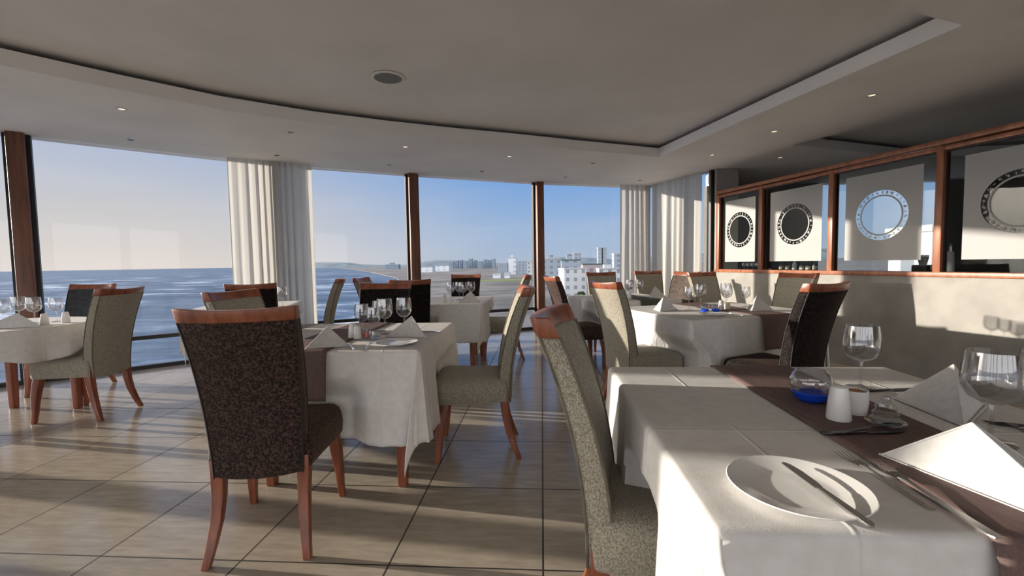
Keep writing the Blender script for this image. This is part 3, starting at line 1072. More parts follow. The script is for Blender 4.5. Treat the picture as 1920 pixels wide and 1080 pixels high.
def drape_pt(a, b_, hw, hd, amp, seed, kc, rad=.014):
    ox, oy = max(0, abs(a) - hw), max(0, abs(b_) - hd)
    sx, sy = (1 if a >= 0 else -1), (1 if b_ >= 0 else -1)
    if ox == 0 and oy == 0:
        return Vector((a, b_, 0))

    def hang(o):
        if o < rad * 1.5708:
            return rad * math.sin(o / rad), -rad * (1 - math.cos(o / rad))
        return rad, -(rad + o - rad * 1.5708)
    rho = math.hypot(ox, oy)
    phi = math.atan2(oy, ox)
    out, z = hang(rho)
    if ox == 0 or oy == 0:
        s_ = (b_ if oy == 0 else a)
        half = hd if oy == 0 else hw
        edge = 1 if oy == 0 else 0
        side = sx if oy == 0 else sy
        e = abs(s_) / half
        near = max(0, (e - .62) / .38)
        wv = math.sin(s_ * 21 + seed * 1.7 + side * 2 + edge) * .5 + math.sin(s_ * 47 + seed + side) * .25
        fold = abs(math.sin(s_ * 13 + seed * 2.1 + side + edge * 2)) ** 3 * .5 + abs(math.sin(s_ * 29 + seed + side * 3)) ** 4 * .4
        out += rho * (.03 + amp * (.35 + .65 * near) * (wv + .35) + amp * .55 * fold)
        return Vector((sx * (hw + out), b_, z)) if oy == 0 else Vector((a, sy * (hd + out), z))
    w_ = math.sin(2 * phi)
    wv = .25
    k = .035 + amp * wv * 2 + kc * w_ * w_
    out += rho * k
    z *= math.sqrt(max(.2, 1 - (kc * w_ * w_) ** 2)) * (1 - .10 * w_)
    return Vector((sx * (hw + out * math.cos(phi) - .17 * rho * w_), sy * (hd + out * math.sin(phi) + .05 * rho * w_), z))


def stations(h, drop, n):
    n = 26
    st = [h * i / n for i in range(n + 1)]
    o = [.004, .009, .014, .019, .025, .035] + [.05 + .02 * q for q in range(30)]
    st += [h + q for q in o if q < drop - .01] + [h + drop]
    return [-q for q in st[:0:-1]] + st


def tablecloth(T, label, w, d, drop, seed, amp=.10, kc=.42, m='cloth', lift=0.0, name='tablecloth', seats=(), key_=''):
    xs = stations(w / 2, drop, 14)
    ys = stations(d / 2, drop, 14)
    vs = []
    for b_ in ys:
        for a in xs:
            p = drape_pt(a, b_, w / 2, d / 2, amp, seed, kc)
            p.z += TOPZ + lift
            for (sx, sy), rz in seats:
                c, s_ = math.cos(R(-rz)), math.sin(R(-rz))
                lx = (p.x - sx) * c - (p.y - sy) * s_
                ly = (p.x - sx) * s_ + (p.y - sy) * c
                if p.z < .62 and abs(lx) < .34 and -.1 < ly < .27:
                    t_ = min(1, (.62 - p.z) / .11) * min(1, (.34 - abs(lx)) / .09)
                    ly += min(.10, .27 - ly) * t_
                    c, s_ = math.cos(R(rz)), math.sin(R(rz))
                    p.x = sx + lx * c - ly * s_
                    p.y = sy + lx * s_ + ly * c
            vs.append(p)
    W = len(xs)
    fs = [(j * W + i, j * W + i + 1, (j + 1) * W + i + 1, (j + 1) * W + i) for j in range(len(ys) - 1) for i in range(W - 1)]
    o = MB().add(vs, fs).build(name, M[m])
    o.location = T.location
    o.rotation_euler = T.rotation_euler
    md = o.modifiers.new('thickness', 'SOLIDIFY')
    md.thickness = .0025
    md.offset = 1
    return tag(o, label, 'tablecloth', 'white tablecloths')


def runner(T, label, cx, w, d, drop, seed, m='runner', amp=.05):
    xs = [cx - w / 2 + w * i / 10 for i in range(11)]
    ys = stations(d / 2, drop, 16)
    vs = []
    for b_ in ys:
        for a in xs:
            p = drape_pt(a, b_, 9, d / 2, .10, seed[0], .42)
            oy = max(0, abs(b_) - d / 2)
            sy = 1 if b_ >= 0 else -1
            p.y += sy * (.0035 + .012 * min(1, oy / .05) + .03 * oy)
            p.z += TOPZ + .0065
            vs.append(p)
    W = len(xs)
    fs = [(j * W + i, j * W + i + 1, (j + 1) * W + i + 1, (j + 1) * W + i) for j in range(len(ys) - 1) for i in range(W - 1)]
    o = MB().add(vs, fs).build('table_runner', M[m])
    o.location = T.location
    o.rotation_euler = T.rotation_euler
    md = o.modifiers.new('thickness', 'SOLIDIFY')
    md.thickness = .002
    md.offset = 1
    return tag(o, label, 'table runner', 'table runners')


def table(cx, cy, w, d, rot, label):
    rnd_ = w == d and 'round' in label
    t_ = empty('dining_table', (cx, cy, 0), rot, label=label, cat='table', group='dining tables')
    if rnd_:
        MB().lathe([(0, TOPZ - .035), (w / 2 - .01, TOPZ - .035), (w / 2 - .006, TOPZ - .03), (w / 2 - .006, TOPZ - .008), (w / 2 - .01, TOPZ - .004), (0, TOPZ - .004)], 48, closed=True).build('tabletop', M['wood'], t_)
    else:
        MB().box(-w / 2 + .006, w / 2 - .006, -d / 2 + .006, d / 2 - .006, TOPZ - .035, TOPZ - .004).build('tabletop', M['wood'], t_, bevel=.006)
    ap = MB()
    i_ = .11 if not rnd_ else w * .22
    ap.box(-w / 2 + i_, w / 2 - i_, -d / 2 + i_, -d / 2 + i_ + .02, TOPZ - .11, TOPZ - .036)
    ap.box(-w / 2 + i_, w / 2 - i_, d / 2 - i_ - .02, d / 2 - i_, TOPZ - .11, TOPZ - .036)
    ap.box(-w / 2 + i_, -w / 2 + i_ + .02, -d / 2 + i_ + .02, d / 2 - i_ - .02, TOPZ - .11, TOPZ - .036)
    ap.box(w / 2 - i_ - .02, w / 2 - i_, -d / 2 + i_ + .02, d / 2 - i_ - .02, TOPZ - .11, TOPZ - .036)
    ap.build('apron', M['wood'], t_, smooth=False)
    for sx in (-1, 1):
        for sy in (-1, 1):
            x, y = sx * (w / 2 - i_ - .015), sy * (d / 2 - i_ - .015)
            rings = [[(x - h, y - h, z), (x + h, y - h, z), (x + h, y + h, z), (x - h, y + h, z)] for z, h in ((0, .022), (.05, .024), (.6, .032), (TOPZ - .036, .032))]
            MB().stack(rings).build('leg', M['wood'], t_, bevel=.004)
    return t_


TB = {}
for key, cx, cy, w, d, rot, what in [
    ('t1', .785, 1.22, 1.02, 1.05, 0, 'nearest table at the lower right, under a white cloth with taupe runner'),
    ('t2', -1.11, 2.585, .96, 1.0, 1.5, 'centre table under a long white cloth behind the big foreground chair'),
    ('t3', 1.44, 3.82, 1.24, 1.0, 21, 'right-hand table under a white cloth in front of the half wall'),
    ('t4', -4.22, 3.10, 1.10, 1.10, 0, 'round left-hand table under a white cloth by the leaning wood post'),
    ('t5', -3.24, 4.62, .90, .90, 20, 'mostly hidden table by the pale curtain'),
    ('t7', -1.13, 5.08, .98, 1.0, 0, 'far table under a white cloth below the middle window'),
    ('t8', .92, 5.22, .95, .95, 15, 'table under a white cloth behind the sunlit cream chair'),
]:
    T = table(cx, cy, w, d, rot, what)
    TB[key] = (T, cx, cy, w, d, rot)
CL = [('t1', 'white cloth with shadow and sun patches on the nearest table', .40, 1, .07, .08), ('t2', 'white cloth hanging in long folds from the centre table', .47, 2, .07, .04), ('t3', 'white cloth on the right-hand table with a sunlit corner', .47, 3, .06, .06), 
      ('t5', 'white cloth on the half-hidden table by the pale curtain', .42, 5, .06, .06), ('t7', 'white cloth on the far table below the middle window', .42, 6, .06, .06), ('t8', 'white cloth on the table behind the sunlit cream chair', .42, 7, .06, .06)]
for key, lab, drop, seed, amp, kc in CL:
    T, cx, cy, w, d, rot = TB[key]
    tablecloth(T, lab, w, d, drop, seed, amp, kc, seats=seats_for(cx, cy, rot))


# round cloth of the left-hand table
T, cx, cy, w, d, rot = TB['t4']
vs, fs = [], []
NA = 144
rr_list = [0, .1, .2, .3, .4, .48, .53, .545, .55, .556, .562]
hang_list = [.004, .012, .03, .06, .10, .14, .18, .22, .26, .30, .34]
rows_ = []
for r_ in rr_list:
    rows_.append([(r_, 0.0)] * NA)
for hh in hang_list:
    row = []
    for k in range(NA):
        a = 2 * math.pi * k / NA
        f = math.sin(a * 9 + .6) * .5 + math.sin(a * 17 + 2) * .25
        hem = .80 + .22 * math.sin(a * 4 + 2.6)
        row.append((.565 + hh * hem * (.10 + .16 * f), hh * hem * .72))
    rows_.append(row)
st_ = seats_for(cx, cy, 0)
for row in rows_:
    for k in range(NA):
        a = 2 * math.pi * k / NA
        r_, dz = row[k]
        p = Vector((r_ * math.cos(a), r_ * math.sin(a), TOPZ - dz))
        vs.append(p)
for j in range(len(rows_) - 1):
    for k in range(NA):
        k2 = (k + 1) % NA
        fs.append((j * NA + k, j * NA + k2, (j + 1) * NA + k2, (j + 1) * NA + k))
o = MB().add(vs, fs).build('tablecloth', M['cloth'], merge=True)
o.location = T.location
md = o.modifiers.new('thickness', 'SOLIDIFY')
md.thickness = .0025
md.offset = 1
tag(o, 'white cloth draped in swags over the round left-hand table', 'tablecloth', 'white tablecloths')


def tw(key, lx, ly):
    T, cx, cy, w, d, rot = TB[key]
    c, s_ = math.cos(R(rot)), math.sin(R(rot))
    return (cx + lx * c - ly * s_, cy + lx * s_ + ly * c)


runner(TB['t1'][0], 'taupe runner down the middle of the nearest table', .015, .28, 1.05, .30, (1,))
runner(TB['t2'][0], 'mauve taupe runner hanging over the front of the centre table', -.11, .30, 1.0, .25, (2,))
runner(TB['t3'][0], 'dark taupe runner hanging over the front of the right-hand table', .12, .30, 1.0, .26, (3,))
runner(TB['t8'][0], 'dark green runner across the table behind the sunlit cream chair', .12, .25, .95, .2, (7,), m='green_runner')

# ------------------------------------------------------------------ tableware
ZC = TOPZ + .0035      # on a cloth
ZR = TOPZ + .0095      # on a runner
foot_me = MB().lathe([(.0, 0), (.036, 0), (.0365, .0015), (.033, .003), (.012, .006), (.006, .010), (0, .010)], 28, closed=True).mesh('foot', M['crystal'])
stem_me = MB().lathe([(.0055, .010), (.0042, .025), (.0040, .06), (.0046, .078), (.007, .086)], 12).mesh('stem', M['crystal'])
bowl_me = MB().lathe([(.004, .0845), (.018, .088), (.034, .099), (.0435, .118), (.0455, .138), (.0435, .165), (.0395, .198), (.0385, .198), (.0424, .165), (.0443, .138), (.0424, .119), (.033, .101), (.017, .0905), (.003, .088)], 36, closed=True).mesh('bowl', M['crystal'])


def wine_glass(x, y, label, group, s=1.0, z=None):
    g_ = empty('wine_glass', (x, y, ZC if z is None else z), random.uniform(0, 60), label=label, cat='wine glass', group=group)
    g_.scale = (s, s, s)
    link('foot', foot_me, g_)
    link('stem', stem_me, g_)
    link('bowl', bowl_me, g_)
    return g_


def shaker_meshes():
    prof = [(.0, 0), (.026, 0), (.0275, .003), (.024, .045), (.0205, .072), (.0195, .078)]
    mb = MB()
    seg = 32
    vs = []
    for r_, z in prof[1:]:
        ring = []
        for k in range(seg):
            a = 2 * math.pi * k / seg
            rr_ = r_ * (1 + (.025 if k % 2 else -.012))
            ring.append((rr_ * math.cos(a), rr_ * math.sin(a), z))
        vs.append(ring)
    mb.stack(vs)
    body = mb.mesh('body', M['china'])
    cap = MB().lathe([(.0195, .078), (.0185, .083), (.013, .086), (0, .0865)], 24, closed=True).mesh('cap', M['china'])
    return body, cap


SH = shaker_meshes()


def shaker(x, y, label, group, z=ZR, s=1.0):
    g_ = empty('salt_shaker', (x, y, z), 0, label=label, cat='salt shaker', group=group)
    g_.scale = (s, s, s)
    link('body', SH[0], g_)
    link('cap', SH[1], g_)
    return g_


def napkin(tx, pts, apex, label, group):
    """folded napkin standing as a small pyramid: three base points and an apex, in world coordinates"""
    b0 = Vector((sum(p[0] for p in pts) / 3, sum(p[1] for p in pts) / 3, ZC))
    A = Vector(apex) - b0
    B = [Vector((p[0], p[1], ZC + .001)) - b0 for p in pts]
    mb = MB()
    n = 8
    for q in range(3):
        P0, P1 = B[q], B[(q + 1) % 3]
        ctr = (P0 + P1 + A) / 3
        nrm = (P1 - P0).cross(A - P0).normalized()
        if nrm.dot(ctr - Vector((0, 0, .02))) < 0:
            nrm = -nrm
        idx = {}
        vs = []
        for i in range(n + 1):
            for j in range(n + 1 - i):
                u, v = i / n, j / n
                p = P0 * (1 - u - v) + P1 * u + A * v
                p = p + nrm * (-.10 * (A - P0).length * u * v * (1 - u - v) * 3)
                idx[(i, j)] = len(vs)
                vs.append(p)
        fs = []
        for i in range(n):
            for j in range(n - i):
                fs.append((idx[(i, j)], idx[(i + 1, j)], idx[(i, j + 1)]))
                if i + j < n - 1:
                    fs.append((idx[(i + 1, j)], idx[(i + 1, j + 1)], idx[(i, j + 1)]))
        mb.add(vs, fs)
        # double hem along the base edge
        e0, e1 = P0 + nrm * .002, P1 + nrm * .002
        mb.tube([e0 + Vector((0, 0, .002)), (e0 + e1) / 2 + Vector((0, 0, .002)), e1 + Vector((0, 0, .002))], .003, 6)
        mb.tube([P0 * .97 + A * .03, A], [.003, .002], 6)
    o = mb.build('napkin', M['napkin'])
    o.location = b0
    return tag(o, label, 'napkin', group)


def napkin_c(x, y, rz, s, h, label, group):
    pts = []
    for a in (-.5, .5):
        pts.append((a, -.30))
    pts.append((0.0, .42))
    c, s_ = math.cos(R(rz)), math.sin(R(rz))
    w = [(x + s * (px * c - py * s_), y + s * (px * s_ + py * c)) for px, py in pts]
    return napkin(None, w, (x + s * .02, y, ZC + h), label, group)


plate_me = MB().lathe([(0, .004), (.045, .004), (.05, 0), (.058, 0), (.062, .004), (.085, .008), (.112, .015), (.1135, .0165), (.112, .018), (.084, .0115), (.068, .0075), (.06, .007), (0, .0075)], 56, closed=True)
PLATE = {}


def plate(x, y, s, label, z=ZC):
    if 'p' not in PLATE:
        PLATE['p'] = plate_me.mesh('side_plate', M['china'])
    o = link('side_plate', PLATE['p'])
    o.location = (x, y, z)
    o.scale = (s, s, s)
    return tag(o, label, 'plate', 'side plates')


def knife_meshes(m):
    bl = MB()
    out = [(-.0075, .0), (.008, .0), (.0105, -.02), (.0105, -.06), (.006, -.088), (-.001, -.098), (-.0075, -.094)]
    bl.prism([(x, -y) for x, y in out][::-1], -.0008, .0008)
    hd = MB()
    hd.stack([[(x * k, y, z * k2) for x, z in ((-.006, -.0025), (.006, -.0025), (.0065, 0), (.006, .0025), (-.006, .0025), (-.0065, 0))] for y, k, k2 in ((-.115, .6, .6), (-.11, 1.15, 1.2), (-.07, 1.1, 1.1), (-.02, .85, 1), (.002, .7, .8))])
    return bl.mesh('blade', m), hd.mesh('handle', m)


def fork_meshes(m):
    hd = MB()
    hd.stack([[(x * k, y, z + dz) for x, z in ((-.006, -.001), (.006, -.001), (.0055, .0012), (-.0055, .0012))] for y, k, dz in ((-.12, .75, 0), (-.112, 1.2, .0), (-.06, .85, .002), (-.01, .45, .004), (.01, .45, .005), (.022, 1.0, .004))])
    tn = MB()
    tn.prism([(-.0095, .018), (.0095, .018), (.0115, .032), (.0115, .042), (-.0115, .042), (-.0115, .032)], .003, .0045)
    for k in range(4):
        x = -.0115 + .0077 * k - .0004
        tn.tube([(x, .041, .0038), (x, .06, .0032), (x, .082, .006)], [.0014, .0013, .0008], 5)
    return hd.mesh('handle', m), tn.mesh('tines', m)


KN = {k: knife_meshes(M[k]) for k in ('steel', 'darksteel')}
FK = {k: fork_meshes(M[k]) for k in ('steel', 'darksteel')}


def knife(x, y, rz, label, z=ZC, m='steel', tilt=0.0, s=1.0, group='knives'):
    k = empty('table_knife', (x, y, z + .003), rz, label=label, cat='knife', group=group)
    k.rotation_euler = (R(tilt), 0, R(rz))
    k.scale = (s, s, s)
    link('blade', KN[m][0], k)
    link('handle', KN[m][1], k)
    return k


def fork(x, y, rz, label, z=ZC, m='steel', s=1.0, group='forks'):
    k = empty('fork', (x, y, z + .0012), rz, label=label, cat='fork', group=group)
    k.scale = (s, s, s)
    link('handle', FK[m][0], k)
    link('tines', FK[m][1], k)
    return k


# ---- nearest table
plate(.449, .795, 1.0, 'white side plate with a knife across it on the nearest table')
knife(.475, .775, 6, 'butter knife lying across the white side plate', z=ZC + .017, tilt=1.5, s=.95)
fork(.632, .872, 3, 'inner silver fork lying left of the runner on the nearest table', s=1.05)
fork(.655, .806, 1, 'outer silver fork lying on the runner edge, nearest the viewer', z=ZR, s=1.2)
napkin(None, [(.703, .95), (.800, .655), (.945, .86)], (.800, .862, ZC + .105), 'large white napkin folded to a pyramid at the right front of the nearest table', 'folded napkins')
napkin(None, [(1.03, 1.345), (1.02, 1.115), (1.22, 1.28)], (1.142, 1.29, ZC + .115), 'sunlit white napkin pyramid behind the shakers on the nearest table', 'folded napkins')
wine_glass(1.016, 1.462, 'wine glass at the back of the nearest table against the half wall', 'wine glasses on the nearest table', 1.02).scale = (1.12, 1.12, 1.02)
wine_glass(.995, 1.03, 'big wine glass behind the large napkin at the right of the nearest table', 'wine glasses on the nearest table', 1.03).scale = (1.18, 1.18, 1.04)
wine_glass(1.16, 1.085, 'wine glass cut by the right edge of the photo', 'wine glasses on the nearest table', 1.0)
bw = empty('candle_bowl', (.775, 1.31, ZR), label='round clear glass bowl with deep blue base on the taupe runner', cat='candle holder')
MB().lathe([(.030, .026), (.047, .030), (.0545, .045), (.054, .062), (.046, .08), (.036, .09), (.035, .089), (.0445, .079), (.0525, .062), (.053, .045), (.046, .032), (.030, .028)], 36, closed=True).build('bowl', M['crystal'], bw)
tag(MB().lathe([(0, 0), (.030, 0), (.043, .010), (.050, .026), (.046, .029), (.025, .018), (0, .016)], 36, closed=True).build('base', M['blue_glass'], bw), 'deep blue glass base')
shaker(.752, 1.155, 'tapered white fluted salt shaker before the blue bowl on the runner', 'shakers', s=1.0)
pot = empty('sugar_pot', (.825, 1.205, ZR), label='small white pot of brown sugar beside the salt shaker', cat='pot')
MB().lathe([(0, 0), (.026, 0), (.030, .03), (.029, .062), (.026, .062), (.026, .012), (0, .012)], 32, closed=True).build('pot', M['china'], pot)
tag(MB().lathe([(0, .058), (.012, .062), (.0245, .057), (.0245, .03), (0, .03)], 24, closed=True).build('sugar', M['sugar'], pot), 'brown sugar heap')
tl_ = empty('glass_candle_holder', (.838, 1.118, ZR), label='small clear glass holder on a saucer in front of the sugar pot', cat='candle holder')
MB().lathe([(0, 0), (.022, 0), (.038, .006), (.042, .010), (.040, .012), (.022, .006), (0, .005)], 32, closed=True).build('saucer', M['crystal'], tl_)
MB().lathe([(0, .006), (.026, .008), (.031, .016), (.024, .024), (.027, .030), (.020, .038), (.022, .046), (.013, .056), (.010, .07), (.008, .07), (.009, .05), (0, .045)], 32, closed=True).build('holder', M['crystal'], tl_)
knife(.755, 1.062, -84, 'dark knife lying across the runner before the glass holder', z=ZR, m='darksteel', s=.95)
fork(.79, 1.085, -72, 'dark fork crossed over the knife on the runner', z=ZR + .003, m='darksteel', s=.9)
knife(1.075, 1.43, -80, 'dark knife at the back of the nearest table beside the wine glass foot', m='darksteel', s=.95)
fork(1.175, 1.12, 78, 'dark fork pointing left beside the big wine glass stem', m='darksteel', s=1.1)
fork(1.09, .915, 80, 'dark fork at the right edge behind the large napkin', m='darksteel', s=1.1)

# ---- centre table
napkin_c(-1.12, 2.20, 25, .21, .105, 'white napkin pyramid on the left front of the centre table', 'folded napkins')
napkin_c(-.775, 2.53, -8, .25, .115, 'broad white napkin pyramid behind the side plate on the centre table', 'folded napkins')
wine_glass(-.958, 2.60, 'tall wine glass, left of the pair before the dark chair on the centre table', 'wine glasses on the centre table', 1.08)
wine_glass(-.862, 2.675, 'tall wine glass, right of the pair before the dark chair on the centre table', 'wine glasses on the centre table', 1.08)
wine_glass(-1.075, 2.54, 'wine glass next to the white shaker on the centre table', 'wine glasses on the centre table', .95)
wine_glass(-1.03, 2.70, 'wine glass between the shaker glass and the tall pair on the centre table', 'wine glasses on the centre table', .98)
wine_glass(-.985, 2.49, 'short wine glass behind the red candle on the centre table', 'wine glasses on the centre table', .88)
shaker(-1.09, 2.44, 'white salt shaker at the left of the cruet cluster on the centre table', 'shakers', s=.95)
shaker(-1.045, 2.40, 'white shaker in the middle of the cruet cluster on the centre table', 'shakers', s=.85)
rc = empty('candle_glass', (-1.0, 2.42, ZR), label='small glass with a red candle on the centre table', cat='candle holder')
MB().lathe([(0, 0), (.024, 0), (.027, .05), (.0255, .05), (.0225, .004), (0, .004)], 24, closed=True).build('cup', M['crystal'], rc)
tag(MB().lathe([(0, .006), (.0215, .006), (.023, .032), (0, .033)], 20, closed=True).build('candle', M['red'], rc), 'red wax candle')
tl2 = empty('glass_candle_holder', (-.955, 2.40, ZC), label='clear little glass holder right of the red candle', cat='candle holder')
MB().lathe([(0, 0), (.024, 0), (.036, .008), (.034, .010), (.02, .006), (0, .006)], 24, closed=True).build('saucer', M['crystal'], tl2)
MB().lathe([(0, .007), (.022, .009), (.026, .03), (.022, .05), (.020, .05), (.022, .03), (0, .014)], 24, closed=True).build('holder', M['crystal'], tl2)
plate(-.765, 2.245, .95, 'white side plate at the right front of the centre table')
knife(-.765, 2.24, 75, 'knife lying across the side plate on the centre table', z=ZC + .016, s=.85)
fork(-.905, 2.23, 10, 'fork left of the side plate on the centre table')
knife(-.74, 2.66, 88, 'knife behind the broad napkin at the right of the centre table')
fork(-1.0, 2.19, 35, 'fork lying on the front of the runner of the centre table', z=ZR)

# ---- right-hand table
for lx, ly, lab, sc in [(-.22, .02, 'wine glass behind the blue bowls on the right-hand table', 1.0), (-.02, .12, 'tall wine glass right of the blue bowls, before the dark shade', 1.05),
                        (.20, .05, 'wine glass at the left of the trio behind the right-hand napkin', 1.0), (.29, .16, 'wine glass in the middle of the trio behind the right-hand napkin', 1.05), (.38, .03, 'shorter wine glass at the right of the trio behind the right-hand napkin', .9)]:
    x, y = tw('t3', lx, ly)
    wine_glass(x, y, lab, 'wine glasses on the right-hand table', sc)
bb = MB().lathe([(.018, .02), (.030, .024), (.035, .036), (.030, .055), (.026, .06), (.025, .059), (.034, .036), (.029, .026), (.018, .022)], 24, closed=True).mesh('bowl', M['crystal'])
bs = MB().lathe([(0, 0), (.02, 0), (.030, .01), (.031, .022), (.02, .018), (0, .014)], 24, closed=True).mesh('base', M['blue_glass'])
for lx, ly, lab in [(-.18, -.12, 'small clear bowl with blue base, left one on the right-hand table'), (-.09, -.14, 'small clear bowl with blue base, right one on the right-hand table')]:
    x, y = tw('t3', lx, ly)
    q = empty('candle_bowl', (x, y, ZC), label=lab, cat='candle holder', group='blue-based bowls on the right-hand table')
    link('bowl', bb, q)
    link('base', bs, q)
x, y = tw('t3', .0, -.10)
shaker(x, y, 'white salt shaker beside the blue bowls on the right-hand table', 'shakers', s=.9)
x, y = tw('t3', .07, -.08)
pot2 = empty('sugar_pot', (x, y, ZR), label='brownish pot beside the white shaker on the right-hand table', cat='pot')
MB().lathe([(0, 0), (.028, 0), (.032, .03), (.030, .06), (.027, .06), (.027, .012), (0, .012)], 24, closed=True).build('pot', M['paper'], pot2)
tag(MB().lathe([(0, .055), (.0255, .052), (.0255, .03), (0, .03)], 20, closed=True).build('sugar', M['sugar'], pot2), 'brown sugar')
x, y = tw('t3', .24, -.22)
napkin_c(x, y, 21, .22, .12, 'napkin pyramid near the runner on the right-hand table', 'folded napkins')
x, y = tw('t3', -.42, .10)
napkin_c(x, y, 35, .22, .11, 'napkin pyramid at the left of the right-hand table, next to the sunlit chair', 'folded napkins')
x, y = tw('t3', -.30, -.34)
plate(x, y, .85, 'white side plate on the near left corner of the right-hand table')
x, y = tw('t3', -.12, -.34)
fork(x, y, 20, 'fork beside the plate on the right-hand table')
x, y = tw('t3', -.27, -.32)
knife(x, y, 60, 'knife on the plate of the right-hand table', z=ZC + .014, s=.8)

# ---- left-hand table
napkin(None, [(-4.05, 2.86), (-3.72, 3.00), (-3.94, 3.14)], (-3.88, 2.98, ZC + .105), 'grey-shaded napkin pyramid on the near side of the left-hand table', 'folded napkins')
wine_glass(-4.18, 3.12, 'wine glass at the left edge of the photo on the left-hand table', 'wine glasses on the left-hand table', 1.05)
wine_glass(-4.28, 3.30, 'wine glass second from the left edge on the left-hand table', 'wine glasses on the left-hand table', 1.05)
wine_glass(-4.03, 3.21, 'wine glass in front of the leaning wood post', 'wine glasses on the left-hand table', 1.05)
wine_glass(-3.95, 3.30, 'wine glass just right of the leaning wood post', 'wine glasses on the left-hand table', 1.0)
shaker(-3.85, 3.13, 'shaded shaker right of the napkin on the left-hand table', 'shakers', z=ZC)
shaker(-3.80, 3.24, 'shaker nearest the slate chair on the left-hand table', 'shakers', z=ZC)

# ---- table by the curtain
wine_glass(-2.72, 4.42, 'single wine glass before the pale curtain', 'wine glasses by the curtain', 1.05)
napkin_c(-2.98, 4.46, 20, .22, .12, 'napkin half hidden behind the dark chair by the curtain', 'folded napkins')

# ---- far table
for x, y, lab in [(-1.045, 4.95, 'wine glass, first from the left of four on the far table'), (-.965, 5.06, 'wine glass, second from the left of four on the far table'), (-.90, 4.94, 'wine glass, third from the left of four on the far table'), (-.83, 5.10, 'wine glass, last on the right of four on the far table')]:
    wine_glass(x, y, lab, 'wine glasses on the far table', 1.05)
shaker(-1.07, 4.74, 'white shaker on the left front of the far table', 'shakers', z=ZC)
napkin_c(-.79, 4.78, 0, .24, .115, 'napkin pyramid on the right of the far table', 'folded napkins')

# ---- town window table
for lx, ly, lab in [(.02, -.18, 'wine glass left of the pair on the table behind the sunlit chair'), (.10, -.05, 'wine glass before the corner curtain, middle one behind the sunlit chair'), (.18, -.12, 'wine glass at the right of the pair behind the sunlit chair')]:
    x, y = tw('t8', lx, ly)
    wine_glass(x, y, lab, 'wine glasses on the town window table', 1.0, z=ZR)
x, y = tw('t8', -.04, -.30)
shaker(x, y, 'white shaker beside the sunlit cream chair on the table behind it', 'shakers', z=ZR)
x, y = tw('t8', .31, -.22)
napkin_c(x, y, 25, .22, .13, 'napkin pyramid on the table behind the sunlit chair, below the corner curtain', 'folded napkins')

# ------------------------------------------------------------------ bar room behind the screen
ba = on_part(6.78) + PN * .52
bb_ = on_part(2.0) + PN * .52
bar = empty('bar_counter', (0, 0, 0), label='dark bar counter behind the glazed wood screen', cat='counter')
MB().beam(ba, bb_, 0, .94, .5).build('cabinet', M['darkwall'], bar, smooth=False)
MB().beam(ba, bb_, .94, .98, .6).build('worktop', M['black'], bar, bevel=.005)


def bar_pt(y, off):
    return on_part(y) + PN * off


bottle_me = {k: MB().lathe([(0, 0), (.033, 0), (.036, .004), (.036, .17), (.030, .20), (.014, .23), (.0125, .28), (.0145, .283), (.0145, .30), (0, .30)], 18, closed=True).mesh('body', M[k]) for k in ('bottle_green', 'bottle_brown', 'bottle_white')}
blabel = MB().lathe([(.0368, .06), (.0368, .14)], 18, closed=True).mesh('paper_label', M['paper'])
bl_lab = {'bottle_green': 'green bottle', 'bottle_brown': 'brown bottle', 'bottle_white': 'pale bottle'}
rb = random.Random(3)
ordw = ['first', 'second', 'third', 'fourth', 'fifth', 'sixth', 'seventh', 'eighth', 'ninth', 'tenth', 'eleventh', 'twelfth']
i_ = 0
for k, y in enumerate([6.42, 6.32, 6.21, 6.10, 6.01, 5.91]):
    kind = ['bottle_green', 'bottle_brown', 'bottle_white', 'bottle_green', 'bottle_brown', 'bottle_green'][k]
    p = bar_pt(y, .66)
    b0 = empty('bottle', (p.x, p.y, .98), rb.uniform(0, 90), label='%s, %s from the left in the row behind the sunlit porthole bay' % (bl_lab[kind], ordw[k]), cat='bottle', group='bottles on the bar')
    b0.scale = (.8, .8, .6)
    link('body', bottle_me[kind], b0)
    link('paper_label', blabel, b0)
for k, y in enumerate([6.70, 6.62, 6.54, 6.46, 6.38]):
    p = bar_pt(y, .28)
    wine_glass(p.x, p.y, 'stemmed glass, %s from the left on the bar behind the narrow glass bay' % ordw[k], 'glasses on the bar', .7, z=.98)
p = bar_pt(4.42, .52)
pm = empty('tall_white_bottle', (p.x, p.y, .98), label='tall pale bottle behind the glass, right of the thick screen post', cat='bottle')
MB().lathe([(0, 0), (.03, 0), (.032, .05), (.028, .16), (.024, .23), (.0, .23)], 20, closed=True).build('body', M['bottle_white'], pm)
MB().lathe([(.0, .23), (.016, .23), (.013, .27), (.015, .29), (0, .31)], 18, closed=True).build('stopper', M['steel'], pm)
p = bar_pt(4.66, .55)
cm = empty('coffee_grinder', (p.x, p.y, .98), 20, label='small black bar appliance behind the sky porthole bay', cat='appliance')
MB().box(-.06, .06, -.07, .07, 0, .10).build('body', M['black'], cm, bevel=.01)
MB().lathe([(0, .10), (.03, .10), (.045, .17), (.046, .20), (0, .205)], 20, closed=True).build('hopper', M['darksteel'], cm)
p = bar_pt(5.08, .50)
tr_ = empty('serving_tray', (p.x, p.y, .98), -70, label='black serving tray lying on the bar behind the sky porthole bay', cat='tray')
MB().box(-.22, .22, -.14, .14, 0, .012).build('base', M['black'], tr_, bevel=.005)
MB().box(-.22, .22, -.14, -.128, .012, .03).box(-.22, .22, .128, .14, .012, .03).box(-.22, -.208, -.128, .128, .012, .03).box(.208, .22, -.128, .128, .012, .03).build('rim', M['black'], tr_, smooth=False)

